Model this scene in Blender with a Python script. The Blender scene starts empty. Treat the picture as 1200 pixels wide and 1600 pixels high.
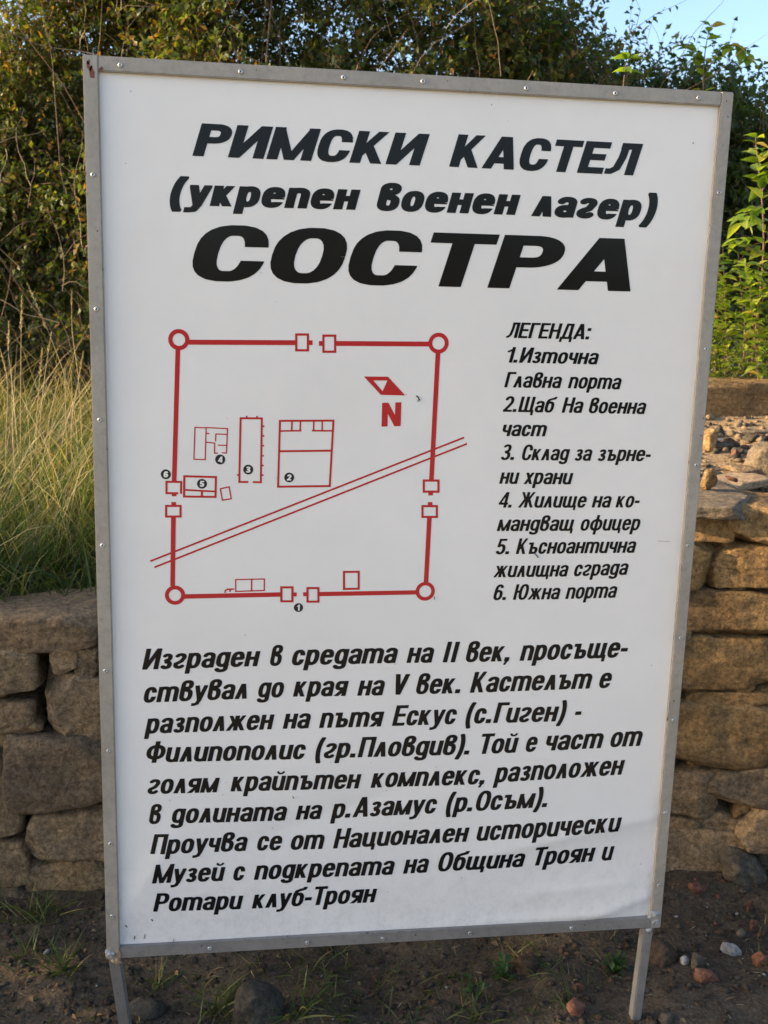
import bpy, math, random
import numpy as np
from mathutils import Matrix, Vector

random.seed(7)
rng = np.random.default_rng(11)
SC = bpy.context.scene
COL = SC.collection
R = math.radians

# ------------------------------------------------------------------ camera
F = 1655.864
CAM = np.array([-0.33805, -2.01732, 1.60657])
RW = np.array([[0.9902116790, -0.1368184620, 0.0275959994],
               [-0.0003429201, -0.2001004991, -0.9797753174],
               [0.1395733253, 0.9701754989, -0.1981887690]])
cd = bpy.data.cameras.new('camera')
cam = bpy.data.objects.new('camera', cd)
COL.objects.link(cam)
cd.sensor_fit = 'HORIZONTAL'
cd.sensor_width = 36
cd.lens = F / 1200 * 36
cd.clip_start = 0.05
cd.clip_end = 2000
cd.dof.use_dof = True
cd.dof.focus_distance = 2.12
cd.dof.aperture_fstop = 13
r_, d_, f_ = RW
cam.matrix_world = Matrix(((r_[0], -d_[0], -f_[0], CAM[0]), (r_[1], -d_[1], -f_[1], CAM[1]),
                           (r_[2], -d_[2], -f_[2], CAM[2]), (0, 0, 0, 1)))
SC.camera = cam

# ------------------------------------------------------------------ sky, sun, exposure
SUN_EL, SUN_AZ = 14.0, 271.1          # degrees, azimuth clockwise from +Y (270 = from the left)
w = bpy.data.worlds.new("World")
SC.world = w
w.use_nodes = True
nt = w.node_tree
bg = nt.nodes['Background']
sky = nt.nodes.new('ShaderNodeTexSky')
sky.sky_type = 'NISHITA'
sky.sun_disc = False
sky.sun_elevation = R(SUN_EL)
sky.sun_rotation = R(SUN_AZ)
sky.dust_density = 2.5
sky.air_density = 0.8
sky.ozone_density = 1.5
nt.links.new(sky.outputs[0], bg.inputs[0])
bg.inputs[1].default_value = 0.15
sl = bpy.data.lights.new('sun', 'SUN')
sun = bpy.data.objects.new('sun', sl)
COL.objects.link(sun)
sl.energy = 3.6
sl.angle = R(0.6)
sl.color = (1.0, 0.76, 0.46)
az, el = R(SUN_AZ), R(SUN_EL)
sdir = Vector((math.sin(az) * math.cos(el), math.cos(az) * math.cos(el), math.sin(el)))
sun.rotation_euler = sdir.to_track_quat('Z', 'Y').to_euler()
VS = SC.view_settings
VS.view_transform = 'Standard'
VS.look = 'None'
VS.exposure = 1.62
VS.gamma = 1
VS.use_curve_mapping = False

# ------------------------------------------------------------------ pixel (1200x1600 photo) -> point
def ray(x, y):
    return RW.T @ np.array([(x - 600) / F, (y - 800) / F, 1.0])
def aty(x, y, Y):
    d = ray(x, y)
    return CAM + d * (Y - CAM[1]) / d[1]
def atz(x, y, z):
    d = ray(x, y)
    return CAM + d * (z - CAM[2]) / d[2]
def pl(x, y):
    p = aty(x, y, 0.0)
    return np.array([p[0], p[2]])

# ------------------------------------------------------------------ helpers
def tag(o, label=None, cat=None, group=None, kind=None):
    if label: o['label'] = label
    if cat: o['category'] = cat
    if group: o['group'] = group
    if kind: o['kind'] = kind
    return o
def empty(name, loc, label, cat, group=None, rz=0):
    o = bpy.data.objects.new(name, None)
    o.location = loc
    o.rotation_euler = (0, 0, rz)
    o.empty_display_size = 0.1
    COL.objects.link(o)
    return tag(o, label, cat, group)
def link(name, me, parent=None, loc=None, rot=None, scale=None):
    o = bpy.data.objects.new(name, me)
    COL.objects.link(o)
    if parent: o.parent = parent
    if loc is not None: o.location = loc
    if rot is not None: o.rotation_euler = rot
    if scale is not None: o.scale = scale
    return o
def mesh(name, V, Fs, mat, smooth=False):
    """V (n,3); Fs an (m,k) array, a list of such arrays, or a list of polygons"""
    me = bpy.data.meshes.new(name)
    V = np.asarray(V, dtype=np.float32)
    if isinstance(Fs, np.ndarray): Fs = [Fs]
    if len(Fs) and not isinstance(Fs[0], np.ndarray):
        me.from_pydata(V.tolist(), [], [list(map(int, f)) for f in Fs])
    else:
        me.vertices.add(len(V))
        me.vertices.foreach_set('co', V.ravel())
        loops = np.concatenate([f.ravel() for f in Fs]).astype(np.int32)
        tot = np.concatenate([np.full(len(f), f.shape[1]) for f in Fs]).astype(np.int32)
        st = np.concatenate([[0], np.cumsum(tot)[:-1]]).astype(np.int32)
        me.loops.add(len(loops))
        me.loops.foreach_set('vertex_index', loops)
        me.polygons.add(len(tot))
        me.polygons.foreach_set('loop_start', st)
        me.polygons.foreach_set('loop_total', tot)
        me.update(calc_edges=True)
    if smooth: me.polygons.foreach_set('use_smooth', np.ones(len(me.polygons), dtype=bool))
    if mat: me.materials.append(mat)
    me.update()
    return me

def _h(i, j, k, s):
    n = (i * 374761393 + j * 668265263 + k * 2147483647 + s * 144665) & 0xffffffff
    n = ((n ^ (n >> 13)) * 1274126177) & 0xffffffff
    return ((n ^ (n >> 16)) & 0xffff) / 65535.0
def noise(P, s=0):
    P = np.asarray(P, dtype=float)
    if P.shape[1] == 2: P = np.c_[P, np.zeros(len(P))]
    I = np.floor(P).astype(np.int64)
    f = P - I
    f = f * f * (3 - 2 * f)
    out = 0
    for a in (0, 1):
        for b in (0, 1):
            for c in (0, 1):
                wgt = (f[:, 0] if a else 1 - f[:, 0]) * (f[:, 1] if b else 1 - f[:, 1]) * (f[:, 2] if c else 1 - f[:, 2])
                out = out + wgt * _h(I[:, 0] + a, I[:, 1] + b, I[:, 2] + c, s)
    return out * 2 - 1
def fbm(P, o=4, s=0):
    P = np.asarray(P, float)
    t = 0; a = 1.0
    for k in range(o):
        t = t + a * noise(P * 2 ** k + 17.3 * k, s + k)
        a *= 0.5
    return t

# ------------------------------------------------------------------ materials
def newmat(name):
    m = bpy.data.materials.new(name)
    m.use_nodes = True
    n = m.node_tree
    return m, n, n.nodes['Principled BSDF']
def nd(n, t, **kw):
    x = n.nodes.new(t)
    for k, v in kw.items():
        if k.startswith('i_'):
            x.inputs[k[2:].replace('_', ' ')].default_value = v
        else: setattr(x, k, v)
    return x
def ramp(n, fac, stops):
    r = n.nodes.new('ShaderNodeValToRGB')
    e = r.color_ramp.elements
    while len(e) < len(stops): e.new(0.5)
    for q, (p, c) in zip(e, stops):
        q.position = p
        q.color = (c[0], c[1], c[2], 1) if len(c) == 3 else c
    n.links.new(fac, r.inputs[0])
    return r
def mixc(n, fac, a, b, mode='MIX'):
    m = n.nodes.new('ShaderNodeMix')
    m.data_type = 'RGBA'
    m.blend_type = mode
    for s, v in ((0, fac), (6, a), (7, b)):
        if hasattr(v, 'is_linked') or hasattr(v, 'links'): n.links.new(v, m.inputs[s])
        elif s == 0: m.inputs[0].default_value = v
        else: m.inputs[s].default_value = (*v, 1)
    return m.outputs[2]
def bump(n, b, h, dist, strength=1.0, prev=None):
    x = n.nodes.new('ShaderNodeBump')
    x.inputs['Strength'].default_value = strength
    x.inputs['Distance'].default_value = dist
    n.links.new(h, x.inputs['Height'])
    if prev: n.links.new(prev, x.inputs['Normal'])
    n.links.new(x.outputs[0], b.inputs['Normal'])
    return x.outputs[0]
def coords(n, kind='Object', add_random=True):
    tc = n.nodes.new('ShaderNodeTexCoord')
    if not add_random: return tc.outputs[kind]
    oi = n.nodes.new('ShaderNodeObjectInfo')
    mu = n.nodes.new('ShaderNodeMath'); mu.operation = 'MULTIPLY'; mu.inputs[1].default_value = 37.0
    n.links.new(oi.outputs['Random'], mu.inputs[0])
    va = n.nodes.new('ShaderNodeVectorMath'); va.operation = 'ADD'
    n.links.new(tc.outputs[kind], va.inputs[0])
    n.links.new(mu.outputs[0], va.inputs[1])
    return va.outputs[0]
def tex(n, co, scale, detail=4, rough=0.55, stretch=None):
    t = n.nodes.new('ShaderNodeTexNoise')
    t.inputs['Scale'].default_value = scale
    t.inputs['Detail'].default_value = detail
    t.inputs['Roughness'].default_value = rough
    if stretch:
        mp = n.nodes.new('ShaderNodeMapping'); mp.inputs['Scale'].default_value = stretch
        n.links.new(co, mp.inputs[0]); co = mp.outputs[0]
    n.links.new(co, t.inputs['Vector'])
    return t.outputs['Fac']

def stone_mat(name, c1, c2, c3, rnd=0.3, bd=0.010):
    m, n, b = newmat(name)
    co = coords(n)
    big = tex(n, co, 5, 5, 0.6)
    lay = tex(n, co, 9, 4, 0.6, (0.6, 0.6, 4.0))
    fine = tex(n, co, 70, 5, 0.7)
    r1 = ramp(n, big, [(0.32, c1), (0.5, c2), (0.68, c3)])
    r2 = ramp(n, lay, [(0.35, (0.6, 0.6, 0.6)), (0.6, (1, 1, 1))])
    c = mixc(n, 0.4, r1.outputs[0], r2.outputs[0], 'MULTIPLY')
    r3 = ramp(n, fine, [(0.38, (0.45, 0.43, 0.42)), (0.6, (1.2, 1.18, 1.15))])
    c = mixc(n, 0.8, c, r3.outputs[0], 'MULTIPLY')
    pit = tex(n, co, 210, 3, 0.6)
    rp_ = ramp(n, pit, [(0.36, (0.35, 0.33, 0.32)), (0.46, (1, 1, 1)), (0.62, (1, 1, 1)), (0.7, (1.5, 1.45, 1.35))])
    c = mixc(n, 0.5, c, rp_.outputs[0], 'MULTIPLY')
    # grey lichen / weathering film
    li = tex(n, co, 14, 6, 0.75)
    rl = ramp(n, li, [(0.55, (0, 0, 0)), (0.68, (1, 1, 1))])
    lf = n.nodes.new('ShaderNodeMath'); lf.operation = 'MULTIPLY'; lf.inputs[1].default_value = 0.45
    n.links.new(rl.outputs[0], lf.inputs[0])
    c = mixc(n, lf.outputs[0], c, (c2[0] * .75, c2[1] * .82, c2[2] * 1.0))
    oi = n.nodes.new('ShaderNodeObjectInfo')
    rr = ramp(n, oi.outputs['Random'], [(0, (1 - rnd, 1 - rnd, 1 - rnd * .9)), (0.5, (1, .96, .9)), (1, (1 + rnd * .5, 1 + rnd * .4, 1 + rnd * .3))])
    c = mixc(n, 1.0, c, rr.outputs[0], 'MULTIPLY')
    n.links.new(c, b.inputs['Base Color'])
    b.inputs['Roughness'].default_value = 0.9
    b.inputs['Specular IOR Level'].default_value = 0.25
    mid = tex(n, co, 28, 6, 0.75)
    p = bump(n, b, fine, bd * .6, 1.0)
    p = bump(n, b, mid, bd * 2.6, 1.0, p)
    bump(n, b, lay, bd * .6, 0.7, p)
    return m
M_stone = stone_mat('sandstone', (0.24, 0.18, 0.12), (0.40, 0.29, 0.175), (0.52, 0.35, 0.185))
M_stone_w = stone_mat('warm_sandstone', (0.24, 0.15, 0.07), (0.42, 0.265, 0.115), (0.54, 0.35, 0.155), 0.25)
M_pale = stone_mat('pale_stone', (0.17, 0.135, 0.09), (0.27, 0.215, 0.15), (0.35, 0.28, 0.20), 0.2)
M_sand = stone_mat('sandy_rubble', (0.24, 0.165, 0.095), (0.36, 0.26, 0.155), (0.45, 0.34, 0.22), 0.2, .003)
M_grey = stone_mat('grey_stone', (0.06, 0.049, 0.036), (0.10, 0.083, 0.06), (0.145, 0.12, 0.088), 0.3, .003)
M_brown = stone_mat('brown_stone', (0.06, 0.04, 0.026), (0.09, 0.06, 0.038), (0.12, 0.08, 0.05), 0.2, .003)
M_white = stone_mat('white_stone', (0.28, 0.26, 0.24), (0.42, 0.40, 0.37), (0.52, 0.50, 0.46), 0.15, .003)
M_brick = stone_mat('brick_fragment', (0.11, 0.055, 0.036), (0.18, 0.08, 0.05), (0.24, 0.12, 0.08), 0.25, .002)

def dirt_mat():
    m, n, b = newmat('dirt')
    co = coords(n, 'Object', False)
    big = tex(n, co, 2.2, 5, 0.6)
    mid = tex(n, co, 22, 6, 0.7)
    fine = tex(n, co, 120, 5, 0.75)
    vo = n.nodes.new('ShaderNodeTexVoronoi'); vo.inputs['Scale'].default_value = 60
    n.links.new(co, vo.inputs['Vector'])
    r1 = ramp(n, big, [(0.3, (0.075, 0.058, 0.040)), (0.5, (0.11, 0.084, 0.056)), (0.7, (0.16, 0.122, 0.082))])
    r2 = ramp(n, mid, [(0.3, (0.45, 0.45, 0.45)), (0.65, (1.25, 1.2, 1.15))])
    c = mixc(n, 0.85, r1.outputs[0], r2.outputs[0], 'MULTIPLY')
    r3 = ramp(n, fine, [(0.35, (0.5, 0.5, 0.5)), (0.66, (1.5, 1.45, 1.4))])
    c = mixc(n, 0.8, c, r3.outputs[0], 'MULTIPLY')
    # the dug bank on the upper right is lighter, sandy earth
    sx = n.nodes.new('ShaderNodeSeparateXYZ'); n.links.new(co, sx.inputs[0])
    mr = n.nodes.new('ShaderNodeMapRange'); mr.inputs['From Min'].default_value = 0.55; mr.inputs['From Max'].default_value = 0.95
    n.links.new(sx.outputs['Z'], mr.inputs['Value'])
    mx = n.nodes.new('ShaderNodeMapRange'); mx.inputs['From Min'].default_value = 0.0; mx.inputs['From Max'].default_value = 0.6
    n.links.new(sx.outputs['X'], mx.inputs['Value'])
    mm = n.nodes.new('ShaderNodeMath'); mm.operation = 'MULTIPLY'
    n.links.new(mr.outputs[0], mm.inputs[0]); n.links.new(mx.outputs[0], mm.inputs[1])
    sandy = mixc(n, 0.85, (0.36, 0.25, 0.14), r3.outputs[0], 'MULTIPLY')
    c = mixc(n, mm.outputs[0], c, sandy)
    gr = tex(n, co, 1.3, 5, 0.7)
    rg = ramp(n, gr, [(0.3, (0.26, 0.23, 0.13)), (0.55, (0.38, 0.32, 0.21)), (0.7, (0.46, 0.39, 0.27))])  # paler unseen ground in front of the board, put in to bounce light onto it
    my = n.nodes.new('ShaderNodeMapRange'); my.inputs['From Min'].default_value = -0.5; my.inputs['From Max'].default_value = -1.1
    n.links.new(sx.outputs['Y'], my.inputs['Value'])
    c = mixc(n, my.outputs[0], c, rg.outputs[0])
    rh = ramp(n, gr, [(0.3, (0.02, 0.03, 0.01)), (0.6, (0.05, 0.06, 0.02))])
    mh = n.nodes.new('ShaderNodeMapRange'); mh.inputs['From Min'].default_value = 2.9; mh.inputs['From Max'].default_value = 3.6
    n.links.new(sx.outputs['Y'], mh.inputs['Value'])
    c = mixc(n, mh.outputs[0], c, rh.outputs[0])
    n.links.new(c, b.inputs['Base Color'])
    b.inputs['Roughness'].default_value = 0.95
    b.inputs['Specular IOR Level'].default_value = 0.2
    p = bump(n, b, fine, 0.004, 1.0)
    p = bump(n, b, vo.outputs['Distance'], 0.004, 0.6, p)
    bump(n, b, mid, 0.02, 0.9, p)
    return m
M_dirt = dirt_mat()

def leaf_mat(name, stops, trans=0.45, rough=0.45, tip=None, spec=0.4, per_object=False):
    m, n, b = newmat(name)
    ge = n.nodes.new('ShaderNodeNewGeometry')
    oi = n.nodes.new('ShaderNodeObjectInfo')
    r1 = ramp(n, oi.outputs['Random'] if per_object else ge.outputs['Random Per Island'], stops)
    tc = n.nodes.new('ShaderNodeTexCoord')
    t = tex(n, tc.outputs['Object'], 1.7, 3, 0.6)
    r2 = ramp(n, t, [(0.35, (0.7, 0.72, 0.75)), (0.65, (1.2, 1.12, 1.0))])
    c = mixc(n, 1.0, r1.outputs[0], r2.outputs[0], 'MULTIPLY')
    if tip:
        sx = n.nodes.new('ShaderNodeSeparateXYZ'); n.links.new(tc.outputs['Object'], sx.inputs[0])
        mr = n.nodes.new('ShaderNodeMapRange'); mr.inputs['From Min'].default_value = tip[0]; mr.inputs['From Max'].default_value = tip[1]
        n.links.new(sx.outputs['Z'], mr.inputs['Value'])
        c = mixc(n, mr.outputs[0], c, tip[2])
    n.links.new(c, b.inputs['Base Color'])
    b.inputs['Roughness'].default_value = rough
    b.inputs['Specular IOR Level'].default_value = spec
    tr = n.nodes.new('ShaderNodeBsdfTranslucent')
    c2 = mixc(n, 1.0, c, (1.5, 1.5, 0.6), 'MULTIPLY')
    n.links.new(c2, tr.inputs['Color'])
    ms = n.nodes.new('ShaderNodeMixShader'); ms.inputs[0].default_value = trans
    out = n.nodes['Material Output']
    n.links.new(b.outputs[0], ms.inputs[1]); n.links.new(tr.outputs[0], ms.inputs[2])
    n.links.new(ms.outputs[0], out.inputs['Surface'])
    return m
G = lambda *a: [(p, c) for p, c in a]
M_hedge = leaf_mat('hedge_leaf', G((0, (0.052, 0.088, 0.018)), (0.35, (0.086, 0.127, 0.023)), (0.72, (0.143, 0.163, 0.033)),
                                   (0.9, (0.208, 0.169, 0.039)), (0.97, (0.260, 0.130, 0.039)), (1, (0.312, 0.130, 0.052))))
M_hedge_o = leaf_mat('autumn_hedge_leaf', G((0, (0.055, 0.090, 0.016)), (0.45, (0.090, 0.130, 0.022)), (0.74, (0.14, 0.160, 0.030)),
                                   (0.88, (0.21, 0.160, 0.035)), (0.96, (0.26, 0.13, 0.04)), (1, (0.30, 0.17, 0.06))))
M_hedge_d = leaf_mat('dark_hedge_leaf', G((0, (0.039, 0.072, 0.019)), (0.6, (0.072, 0.111, 0.026)), (0.92, (0.117, 0.150, 0.036)), (1, (0.182, 0.156, 0.052))))
M_bright = leaf_mat('bright_leaf', G((0, (0.11, 0.19, 0.025)), (0.3, (0.18, 0.28, 0.03)), (0.7, (0.27, 0.37, 0.05)), (0.92, (0.38, 0.42, 0.07)), (1, (0.42, 0.28, 0.09))), 0.5, 0.35, per_object=True)
M_grass = leaf_mat('grass_blade', G((0, (0.07, 0.12, 0.02)), (0.48, (0.13, 0.18, 0.035)), (0.70, (0.26, 0.225, 0.085)), (1, (0.46, 0.37, 0.19))), 0.35, 0.5)
M_grassg = leaf_mat('short_grass_blade', G((0, (0.04, 0.075, 0.015)), (0.7, (0.08, 0.115, 0.025)), (1, (0.22, 0.18, 0.08))), 0.3, 0.5)
M_straw = leaf_mat('straw', G((0, (0.34, 0.26, 0.14)), (1, (0.50, 0.41, 0.25))), 0.3, 0.6)

def plain(name, c, rough=0.6, metal=0.0, bs=None, bd=0.001):
    m, n, b = newmat(name)
    co = coords(n)
    t = tex(n, co, bs or 40, 4, 0.6)
    r = ramp(n, t, [(0.3, tuple(v * .72 for v in c)), (0.7, tuple(v * 1.2 for v in c))])
    n.links.new(r.outputs[0], b.inputs['Base Color'])
    b.inputs['Roughness'].default_value = rough
    b.inputs['Metallic'].default_value = metal
    bump(n, b, t, bd, 0.6)
    return m
M_twig = plain('twig_bark', (0.16, 0.10, 0.065), 0.8)
M_twig_p = plain('pale_dry_twig', (0.30, 0.22, 0.14), 0.8)
M_stem_r = plain('reddish_stem', (0.16, 0.085, 0.05), 0.6)
M_fly = plain('dark_speck', (0.06, 0.055, 0.04), 0.8)

def metal_mat(name, base, rust=0.6, rough=0.45):
    m, n, b = newmat(name)
    co = coords(n, 'Object', False)
    t1 = tex(n, co, 6, 5, 0.65)
    t2 = tex(n, co, 60, 5, 0.75)
    t3 = tex(n, co, 150, 2, 0.5, (0.15, 1, 1))
    r1 = ramp(n, t1, [(0.3, tuple(v * .82 for v in base)), (0.7, tuple(v * 1.1 for v in base))])
    r2 = ramp(n, t2, [(0.3, (0.72, 0.72, 0.72)), (0.55, (1.05, 1.05, 1.05))])
    c = mixc(n, 0.7, r1.outputs[0], r2.outputs[0], 'MULTIPLY')
    # dark nicks and rust freckles
    t4 = tex(n, co, 95, 2, 0.5)
    r4 = ramp(n, t4, [(0.70, (0, 0, 0)), (0.74, (1, 1, 1))])
    c = mixc(n, r4.outputs[0], c, (0.09, 0.07, 0.06))
    t5 = tex(n, co, 9, 6, 0.8)
    r5 = ramp(n, t5, [(0.66, (0, 0, 0)), (0.72, (rust, rust, rust))])
    c = mixc(n, r5.outputs[0], c, (0.20, 0.085, 0.04))
    n.links.new(c, b.inputs['Base Color'])
    b.inputs['Metallic'].default_value = 0.15
    rr = n.nodes.new('ShaderNodeMapRange'); rr.inputs['To Min'].default_value = rough - .1; rr.inputs['To Max'].default_value = rough + .2
    n.links.new(t2, rr.inputs['Value']); n.links.new(rr.outputs[0], b.inputs['Roughness'])
    p = bump(n, b, t2, 0.0006, 0.7)
    bump(n, b, t1, 0.003, 0.35, p)
    return m
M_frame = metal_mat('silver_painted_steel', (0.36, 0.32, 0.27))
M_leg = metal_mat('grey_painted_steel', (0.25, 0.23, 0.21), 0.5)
M_weld = metal_mat('weld_metal', (0.34, 0.34, 0.32), 0.9, 0.5)
M_rust = metal_mat('rusty_weld', (0.28, 0.20, 0.13), 1.0, 0.6)
M_rivet = plain('rivet_metal', (0.5, 0.5, 0.48), 0.42, 0.7)
M_hole = plain('rivet_hole', (0.05, 0.05, 0.05), 0.6, 0.2)
M_rustp = plain('rust_patch', (0.17, 0.06, 0.045), 0.8)

def vinyl(name, c, rough=0.16, dirt=False, spec=0.38):
    m, n, b = newmat(name)
    co = coords(n, 'Object', False)
    if dirt:
        t = tex(n, co, 3, 5, 0.7)
        r = ramp(n, t, [(0.3, tuple(v * .93 for v in c)), (0.7, c)])
        # faint grime gathering near the lower edge
        t2 = tex(n, co, 40, 6, 0.8)
        sx = n.nodes.new('ShaderNodeSeparateXYZ'); n.links.new(co, sx.inputs[0])
        mr = n.nodes.new('ShaderNodeMapRange')
        mr.inputs['From Min'].default_value = 0.55; mr.inputs['From Max'].default_value = 0.25
        n.links.new(sx.outputs['Z'], mr.inputs['Value'])
        r2 = ramp(n, t2, [(0.45, (0, 0, 0)), (0.75, (1, 1, 1))])
        mu = n.nodes.new('ShaderNodeMath'); mu.operation = 'MULTIPLY'
        n.links.new(mr.outputs[0], mu.inputs[0]); n.links.new(r2.outputs[0], mu.inputs[1])
        cc = mixc(n, mu.outputs[0], r.outputs[0], (0.62, 0.59, 0.55))
        n.links.new(cc, b.inputs['Base Color'])
    else: b.inputs['Base Color'].default_value = (*c, 1)
    b.inputs['Roughness'].default_value = rough
    b.inputs['Specular IOR Level'].default_value = spec
    t3 = tex(n, co, 5, 2, 0.5)
    bump(n, b, t3, 0.0035, 0.35)
    return m
M_panel = vinyl('white_sheet', (0.83, 0.79, 0.745), 0.22, True)
M_black = vinyl('black_print', (0.010, 0.009, 0.009), 0.15, False, 0.22)
M_red = vinyl('red_print', (0.48, 0.022, 0.026), 0.2)
M_badge = vinyl('badge_black_print', (0.022, 0.022, 0.026), 0.2)

# ------------------------------------------------------------------ terrain
WY = lambda x: 0.63 - 0.04 * np.clip((x - .5) / .4, 0, 1) - 0.21 * np.clip(x - 0.9, 0, 1.2)
def sstep(a, b, x):
    t = np.clip((x - a) / (b - a), 0, 1)
    return t * t * (3 - 2 * t)
def terrain(x, y):
    x = np.asarray(x, float); y = np.asarray(y, float)
    lo = 0.02 * fbm(np.c_[x * 1.3, y * 1.3], 3, 3) + 0.016 * fbm(np.c_[x * 7, y * 7], 3, 5)
    lo = lo + 0.10 * sstep(1.05, 1.9, x) * sstep(-.2, .5, y) + 0.03 * sstep(.25, .6, y)
    plateau = 0.76 + 0.28 * sstep(0.1, 0.75, x)
    up = plateau + (0.08 + 0.045 * sstep(0.1, 0.75, x)) * np.clip(y - 0.75, 0, 1.3) + 0.06 * np.clip(y - 2.05, 0, 3)
    up = up + 0.03 * fbm(np.c_[x * 1.5, y * 1.5], 3, 9) + 0.012 * fbm(np.c_[x * 9, y * 9], 2, 12)
    wy = WY(x) + 0.11
    t = sstep(0, 0.05, y - wy)
    hill = (3.0 - 1.0 * sstep(.3, 2.0, x)) * sstep(4.6, 10, y) + 0.02 * np.clip(y - 10, 0, 200)
    back = 0.05 * np.clip(-y - 8, 0, 60)
    return lo * (1 - t) + up * t + hill + back
def axis(lo, hi, fine_lo, fine_hi, step):
    a = list(np.arange(fine_lo, fine_hi, step))
    s = step
    x = fine_lo
    L = []
    while x > lo:
        s *= 1.25; x -= s; L.append(x)
    s = step; x = a[-1]
    H = []
    while x < hi:
        s *= 1.25; x += s; H.append(x)
    return np.array(L[::-1] + a + H)
ax = axis(-900, 900, -1.6, 2.2, 0.02)
ay = axis(-900, 900, -0.3, 2.2, 0.02)
X, Y = np.meshgrid(ax, ay)
Z = terrain(X.ravel(), Y.ravel())
nx, ny = len(ax), len(ay)
idx = np.arange(nx * ny).reshape(ny, nx)
Fq = np.stack([idx[:-1, :-1], idx[:-1, 1:], idx[1:, 1:], idx[1:, :-1]], -1).reshape(-1, 4)
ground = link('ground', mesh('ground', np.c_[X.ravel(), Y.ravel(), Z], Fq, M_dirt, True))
tag(ground, kind='structure')
def tz(x, y):
    return float(terrain(np.array([x]), np.array([y]))[0])

# ------------------------------------------------------------------ stones
def stone_mesh(name, sx, sy, sz, mat, seed=0, n=10, rnd=0.16, amp=0.05, pw=5.0, flat=False, cut=(.78, 1.12), nc=11):
    """an irregular rough block with worn edges, centred on its origin"""
    g = np.linspace(-1, 1, n + 1)
    V = []; Fs = []
    for ax_ in range(3):
        for s in (-1, 1):
            A, B = np.meshgrid(g, g)
            P = np.zeros((A.size, 3))
            P[:, ax_] = s
            P[:, (ax_ + 1) % 3] = A.ravel()
            P[:, (ax_ + 2) % 3] = B.ravel()
            o = len(V) * (n + 1) ** 2
            ii = np.arange((n + 1) ** 2).reshape(n + 1, n + 1) + o
            q = np.stack([ii[:-1, :-1], ii[:-1, 1:], ii[1:, 1:], ii[1:, :-1]], -1).reshape(-1, 4)
            if s < 0: q = q[:, ::-1]
            V.append(P); Fs.append(q)
    V = np.concatenate(V); Fs = np.concatenate(Fs)
    # weld shared rim vertices
    key = np.round(V * 1000).astype(int)
    _, first, inv = np.unique(key, axis=0, return_index=True, return_inverse=True)
    V = V[first]; Fs = inv.ravel()[Fs]
    # cube -> rounded block
    nrm = (np.abs(V) ** pw).sum(1) ** (1 / pw)
    V = V / nrm[:, None]
    S = np.array([sx, sy, sz]) / 2
    D = V / np.linalg.norm(V, axis=1)[:, None]
    rq = np.random.default_rng(seed + 999)
    for _ in range(nc):                       # broken facets
        nn = rq.normal(0, 1, 3); nn /= np.linalg.norm(nn)
        dd = rq.uniform(*cut)
        ex = np.clip(V @ nn - dd, 0, None)
        V = V - ex[:, None] * nn
    P = V * S
    # skew / taper so no block is a true box
    r = np.random.default_rng(seed)
    k = r.uniform(-rnd, rnd, 6)
    Q = P.copy()
    Q[:, 0] += P[:, 2] * k[0] * S[0] / S[2] * .6 + P[:, 1] * k[1] * .5
    Q[:, 2] += P[:, 0] * k[2] * S[2] / S[0] * .9 + k[3] * S[2] * (P[:, 0] / S[0]) ** 2 * .6
    Q[:, 0] *= 1 + k[4] * (P[:, 2] / S[2]) * .6
    Q[:, 2] *= 1 + k[5] * (P[:, 0] / S[0])
    m_ = min(S) * 2
    sc = 1 / max(m_, .02)
    n1 = fbm(P * sc * 0.9 + seed * 3.1, 2, seed)
    n2 = 1 - 2 * np.abs(fbm(P * sc * 2.2 + seed, 3, seed + 5))
    st_ = np.abs(((P[:, 2] + .006 * n1) * 55 + seed) % 1.0 - .5) * 2          # bedding planes
    n3 = fbm(P * np.array([18, 18, 60]) + seed, 2, seed + 9)
    Q += D * (n1 * amp * m_ * .8 + n2 * amp * .6 * m_)[:, None]
    Q += D * (n3 * .0022 + st_ * .0018)[:, None] * min(1, m_ / .06)
    return mesh(name, Q, Fs, mat, not flat)

wall = empty('stone_wall', (0, 0.7, 0), 'low dry stone wall of rough sandstone blocks behind the white information board', 'wall')
def wall_stone(x0, y0, x1, y1, mat=M_stone, dep=0.26, out=0.0, seed=0, n=14, tilt=0.0, **kw):
    """front face given by its pixel rectangle in the photograph, at the wall's own face"""
    cx = (x0 + x1) / 2; cy = (y0 + y1) / 2
    Yf = 0.6
    for _ in range(6):
        Yf = float(WY(aty(cx, cy, Yf)[0])) - out
    p0, p1 = aty(x0, cy, Yf), aty(x1, cy, Yf)
    q0, q1 = aty(cx, y0, Yf), aty(cx, y1, Yf)
    W_, H_ = (p1 - p0)[0] * 1.03, (q0 - q1)[2] * 1.04
    mx = (p0[0] + p1[0]) / 2; mz = (q0[2] + q1[2]) / 2
    yaw = -0.2 if mx > .85 else random.uniform(-.05, .03)
    me = stone_mesh('stone', W_, dep, H_, mat, seed, n, **kw)
    return link('stone', me, wall, (mx, Yf + dep / 2 - .7, mz), (random.uniform(-.03, .03), tilt, yaw))
L = [(-75, 966, 150, 1020, .012), (-70, 1022, 57, 1086, 0), (76, 1018, 119, 1056, .01), (121, 1016, 158, 1062, .015),
     (-70, 1098, 55, 1152, .01), (70, 1060, 168, 1163, .01), (6, 1160, 178, 1270, -.02), (-60, 1158, 6, 1238, .02),
     (-70, 1244, 38, 1312, 0), (44, 1274, 182, 1346, .0), (-70, 1318, 44, 1392, .01), (48, 1350, 190, 1444, .01), (-70, 1398, 40, 1455, -.01)]
sd = 100
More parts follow.
